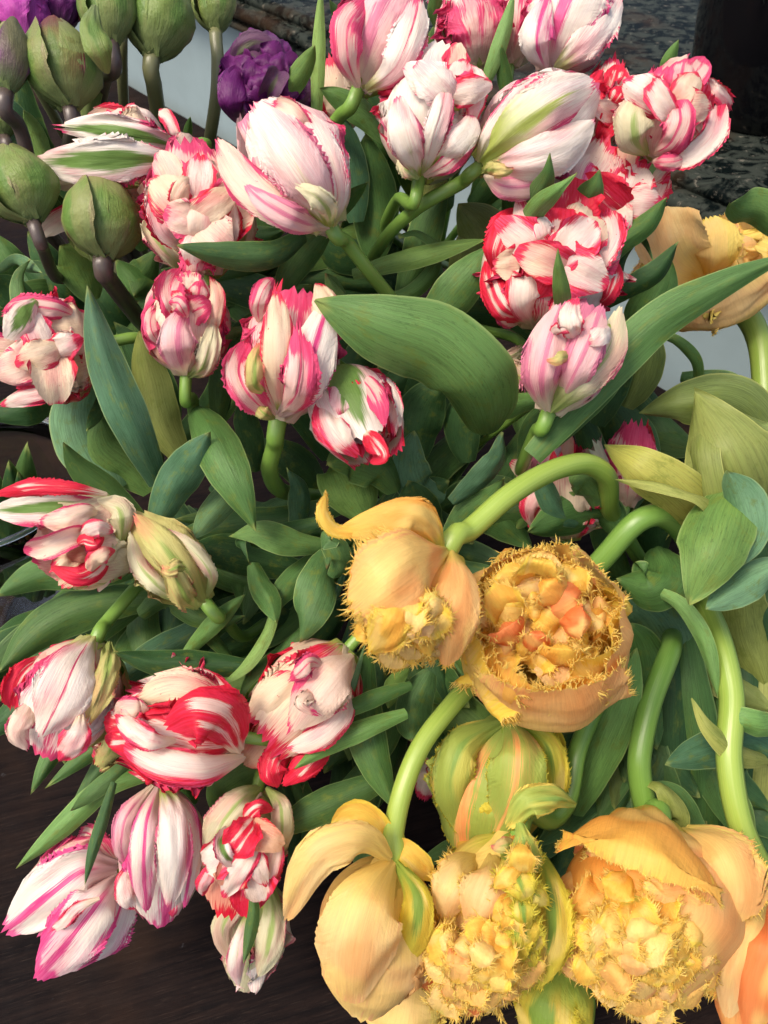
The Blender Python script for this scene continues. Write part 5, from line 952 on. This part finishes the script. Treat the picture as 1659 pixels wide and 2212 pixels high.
leaf(L3(.60, (1130, 1000), (1150, 930), (1200, 880), (1260, 850)), 60, 'g')
leaf(L3(.58, (1190, 960), (1260, 880), (1320, 820), (1370, 760)), 66, 'g')
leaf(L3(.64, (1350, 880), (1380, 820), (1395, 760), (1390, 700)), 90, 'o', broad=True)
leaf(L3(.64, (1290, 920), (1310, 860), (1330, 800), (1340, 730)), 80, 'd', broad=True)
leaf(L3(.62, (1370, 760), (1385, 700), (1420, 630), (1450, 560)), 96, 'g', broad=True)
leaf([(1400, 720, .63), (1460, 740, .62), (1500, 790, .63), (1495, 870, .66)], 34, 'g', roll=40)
# right hand big leaves
leaf([(1560, 1160, .60), (1480, 1090, .56), (1380, 1010, .55), (1305, 960, .58)], 116, 'y', roll=(10, -25, 10), cup=.3, broad=True, seed=8)
leaf([(1545, 1160, .57), (1530, 1090, .545), (1440, 1050, .54), (1330, 1035, .55)], 44, 'y', roll=(40, 60, 20), ruf=.3)
leaf([(1620, 1180, .62), (1610, 1060, .56), (1570, 960, .55), (1500, 850, .58)], 210, 'o', roll=10, cup=.3, broad=True, seed=9)
leaf([(1560, 1230, .60), (1530, 1080, .56), (1510, 960, .56), (1540, 860, .60)], 80, 'o', roll=-30, broad=True)
leaf([(1700, 1010, .64), (1600, 880, .61), (1480, 870, .60), (1380, 892, .62)], 120, 'o', broad=True)
leaf([(1720, 1120, .58), (1660, 1000, .565), (1600, 930, .57), (1570, 880, .60)], 130, 'o', broad=True)
leaf(L3(.52, (1585, 1215), (1612, 1150), (1600, 1080), (1570, 1016)), 92, 'm', broad=True, roll=-18, keel=.3)
leaf([(1600, 1030, .56), (1572, 1100, .535), (1540, 1200, .52), (1488, 1304, .53)], 150, 'g', roll=(20, -10, -10), cup=.3, broad=True, seed=10)
leaf(L3(.53, (1720, 1220), (1660, 1235), (1590, 1275), (1523, 1316)), 84, 'm', keel=.4)
leaf([(1420, 1180, .61), (1440, 1240, .585), (1400, 1275, .58), (1330, 1250, .60)], 130, 'g', broad=True, roll=-15)
leaf(L3(.60, (1340, 1160), (1300, 1110), (1230, 1120), (1140, 1148)), 100, 'g', broad=True, roll=-20)
leaf(L3(.585, (1250, 1130), (1210, 1110), (1180, 1060), (1160, 1000)), 52, 'b', roll=10)
leaf(L3(.575, (1290, 1100), (1285, 1070), (1262, 1045), (1236, 1050)), 70, 'n', broad=True, cup=.5)
leaf([(1400, 1270, .59), (1470, 1310, .57), (1520, 1390, .565), (1552, 1512, .58)], 40, 'l', roll=(20, 30, 10))
leaf([(1660, 1640, .60), (1590, 1620, .56), (1530, 1570, .55), (1494, 1508, .56)], 56, 'y', roll=25)
leaf([(1720, 1560, .58), (1650, 1570, .56), (1590, 1560, .56), (1540, 1600, .58)], 60, 'l', roll=-20)
leaf(L3(.575, (1700, 1640), (1620, 1600), (1530, 1620), (1436, 1652)), 84, 'b', broad=True)
leaf(L3(.60, (1240, 1760), (1290, 1640), (1340, 1520), (1375, 1400)), 96, 'l', broad=True)
leaf([(1430, 1790, .60), (1470, 1770, .585), (1430, 1700, .585), (1380, 1690, .60)], 50, 'y', roll=(0, 30, 50))
leaf(L3(.60, (1530, 1850), (1490, 1780), (1450, 1720), (1390, 1690)), 60, 'g', roll=-20)
for i, (x0, x1, k, w) in enumerate(((1330, 1350, 'g', 120), (1430, 1440, 'd', 120), (1500, 1480, 'g', 120), (1620, 1640, 'y', 120), (1560, 1600, 'd', 110), (1680, 1665, 'o', 120), (1300, 1260, 'd', 100))):
    leaf([(x0, 1900, .70), (x0+5, 1700, .67), (x1, 1480, .67), (x1-10, 1290, .70)], w, k, broad=True, seed=300+i)
leaf(L3(.66, (1420, 1480), (1440, 1400), (1400, 1330), (1340, 1300)), 130, 'b', broad=True)
leaf(L3(.65, (1460, 1560), (1400, 1480), (1380, 1400), (1360, 1350)), 120, 'g', broad=True)
leaf(L3(.64, (1700, 1450), (1650, 1350), (1620, 1200), (1690, 1100)), 120, 'd', broad=True)
leaf(L3(.64, (1650, 1480), (1610, 1380), (1600, 1300), (1640, 1220)), 120, 'y', broad=True)
# left middle and lower
leaf(L3(.60, (310, 1225), (200, 1235), (90, 1240), (-10, 1288)), 84, 'g', keel=.15, broad=True)
leaf(L3(.61, (330, 1290), (200, 1310), (90, 1360), (-6, 1456)), 100, 'd', keel=.2)
leaf(L3(.63, (300, 1310), (180, 1380), (80, 1440), (-10, 1520)), 70, 'g')
leaf(L3(.545, (545, 1442), (440, 1436), (340, 1432), (243, 1410)), 66, 'd', keel=.3)
leaf(L3(.56, (600, 1290), (575, 1370), (530, 1440), (470, 1485)), 32, 'l', roll=20)
leaf(L3(.57, (660, 1350), (600, 1410), (540, 1460), (512, 1520)), 40, 'g', roll=30)
leaf(L3(.565, (545, 1215), (560, 1260), (582, 1300), (597, 1345)), 56, 'g', keel=.3)
leaf(L3(.585, (705, 1190), (660, 1230), (610, 1280), (585, 1330)), 60, 'g')
leaf([(715, 1190, .60), (690, 1260, .575), (665, 1330, .565), (648, 1388, .57)], 96, 'n', roll=(-30, 0, 30), broad=True, ruf=.2)
leaf([(720, 1250, .58), (740, 1210, .56), (710, 1160, .555), (705, 1230, .56)], 60, 'n', roll=20)
leaf(L3(.58, (395, 1420), (440, 1370), (480, 1330), (528, 1285)), 42, 'l')
leaf(L3(.595, (500, 1420), (470, 1385), (460, 1360), (530, 1330)), 40, 'g', roll=30)
leaf(L3(.62, (440, 1420), (330, 1520), (200, 1620), (98, 1702)), 60, 'g', keel=.3)
leaf(L3(.625, (200, 1480), (150, 1570), (100, 1650), (66, 1716)), 50, 'g', keel=.3)
leaf(L3(.63, (330, 1480), (280, 1560), (200, 1680), (150, 1750)), 44, 'n')
leaf(L3(.60, (330, 1670), (230, 1700), (130, 1790), (34, 1877)), 54, 'l', keel=.2)
leaf(L3(.54, (246, 1690), (225, 1760), (200, 1840), (183, 1912)), 28, 'd', keel=.3)
leaf(L3(.60, (280, 1640), (240, 1680), (190, 1720), (152, 1752)), 40, 'n')
leaf(L3(.55, (840, 1680), (760, 1715), (670, 1755), (566, 1813)), 76, 'd', keel=.1)
leaf(L3(.53, (880, 1540), (800, 1570), (710, 1610), (634, 1662)), 48, 'l', keel=.3)
leaf(L3(.535, (890, 1480), (830, 1500), (760, 1530), (706, 1562)), 40, 'g')
leaf([(790, 1400, .60), (780, 1500, .575), (800, 1620, .565), (852, 1748, .56)], 88, 'g', keel=.1, broad=True)
leaf([(760, 1640, .60), (745, 1560, .57), (775, 1460, .56), (790, 1390, .58)], 30, 'b', roll=50)
leaf(L3(.58, (930, 1450), (900, 1510), (890, 1560), (888, 1604)), 84, 'n', broad=True, keel=.3)
leaf(L3(.57, (880, 1440), (850, 1480), (838, 1530)), 40, 'g')
leaf(L3(.51, (546, 1920), (548, 1970), (540, 2020), (526, 2082)), 30, 'd', keel=.4)
leaf(L3(.625, (470, 1760), (480, 1710), (520, 1680), (560, 1660)), 80, 'g', broad=True)
leaf(L3(.625, (420, 1740), (400, 1700), (400, 1660)), 60, 'g', broad=True)
leaf(L3(.63, (600, 1660), (630, 1760), (640, 1850), (665, 1930)), 36, 'd')
leaf(L3(.64, (620, 1640), (640, 1700), (660, 1790), (620, 1870)), 66, 'g')
leaf(L3(.62, (800, 1640), (760, 1700), (690, 1790), (640, 1850)), 60, 'd')
leaf(L3(.60, (300, 1330), (360, 1290), (430, 1330), (500, 1340)), 60, 'd')
leaf(L3(.63, (480, 1330), (400, 1380), (310, 1430), (230, 1500)), 74, 'b')
leaf(L3(.64, (640, 1420), (520, 1480), (400, 1560), (300, 1640)), 80, 'g')
# upper left
leaf(L3(.63, (120, 360), (90, 320), (70, 270), (52, 238)), 52, 'l', roll=20)
leaf(L3(.66, (90, 360), (50, 300), (20, 240), (-20, 200)), 70, 'b')
leaf(L3(.60, (0, 590), (30, 570), (50, 575), (90, 590)), 40, 'b', roll=40)
leaf([(62, 720, .62), (60, 660, .60), (50, 600, .60), (66, 560, .60)], 44, 'g', roll=50, cup=.9)
leaf(L3(.64, (200, 650), (180, 600), (160, 560), (130, 530)), 90, 'g', broad=True)
leaf(L3(.64, (60, 700), (40, 650), (10, 620), (-20, 600)), 80, 'd')
leaf(L3(.66, (400, 330), (405, 290), (411, 252)), 20, 'g')
leaf(L3(.65, (190, 260), (196, 180), (200, 100), (205, 30)), 60, 'o', broad=True)
for i, (bx, by, tx, ty, w, k) in enumerate(((300, 760, 150, 560, 90, 'd'), (200, 700, 40, 560, 90, 'd'), (150, 760, -30, 600, 90, 'g'), (330, 700, 250, 560, 80, 'g'), (120, 860, -30, 900, 80, 'd'), (260, 940, 130, 880, 80, 'd'), (250, 640, 340, 540, 70, 'd'), (120, 640, 60, 500, 70, 'd'), (40, 640, -20, 500, 70, 'g'), (400, 760, 290, 650, 90, 'd'), (100, 700, -40, 660, 90, 'd'), (300, 560, 290, 640, 80, 'd'))):
    leaf([(bx, by, .76), ((bx+tx)/2+14, (by+ty)/2, .72), (tx, ty, .71)], w, k, broad=True, seed=900+i)
for i, (bx, by, tx, ty, w) in enumerate(((60, 1290, 20, 1000, 80), (100, 1290, 80, 1030, 80), (20, 1270, 60, 960, 70), (70, 1300, 110, 1060, 80), (-20, 1290, -30, 980, 90), (40, 1290, 5, 1050, 80), (90, 1290, 40, 1020, 70))):
    leaf([(bx, by, .97), ((bx+tx)/2+8, (by+ty)/2, .88), (tx, ty, .80)], w, 'd', seed=1900+i)
# fill: many leaves deep in the bunch, darkened in colour for shade, fanning out from the stem bundles
rl = random.Random(7)
def clear_of(x, y): return not ((x < 200 and 870 < y < 1345) or (x < 620 and y > 1690) or (x > 1380 and 260 < y < 880) or (y < 330 and x < 660 and x > 250) or (x > 1290 and y < 330))
n = 0
for k in range(2600):
    if n >= 230: break
    x, y = rl.uniform(-60, 1720), rl.uniform(120, 2240)
    if not clear_of(x, y): continue
    if y < 330 and x > 250 and rl.random() < .7: continue
    r = min(ROOTS.values(), key=lambda q: (q[0]-x)**2+(q[1]-y)**2)
    bx, by = x*.55+r[0]*.45, y*.55+r[1]*.45
    ang = math.atan2(y-r[1], x-r[0])+rl.uniform(-.7, .7); ln = rl.uniform(190, 340)
    tx, ty = bx+ln*math.cos(ang), by+ln*math.sin(ang)
    if not clear_of(tx, ty): continue
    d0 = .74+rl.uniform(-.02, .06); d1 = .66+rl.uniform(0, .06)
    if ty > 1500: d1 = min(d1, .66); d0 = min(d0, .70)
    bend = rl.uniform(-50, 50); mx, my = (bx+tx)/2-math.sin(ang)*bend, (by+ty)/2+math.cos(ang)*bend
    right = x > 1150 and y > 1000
    kind = rl.choice('dddddg' if not right else 'ddddgo')  # mostly deep green: shade inside the bunch is partly put into leaf colour
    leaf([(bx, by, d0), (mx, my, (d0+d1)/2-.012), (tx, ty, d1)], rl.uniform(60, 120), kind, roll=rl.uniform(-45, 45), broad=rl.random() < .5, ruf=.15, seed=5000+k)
    n += 1
build_leaves()
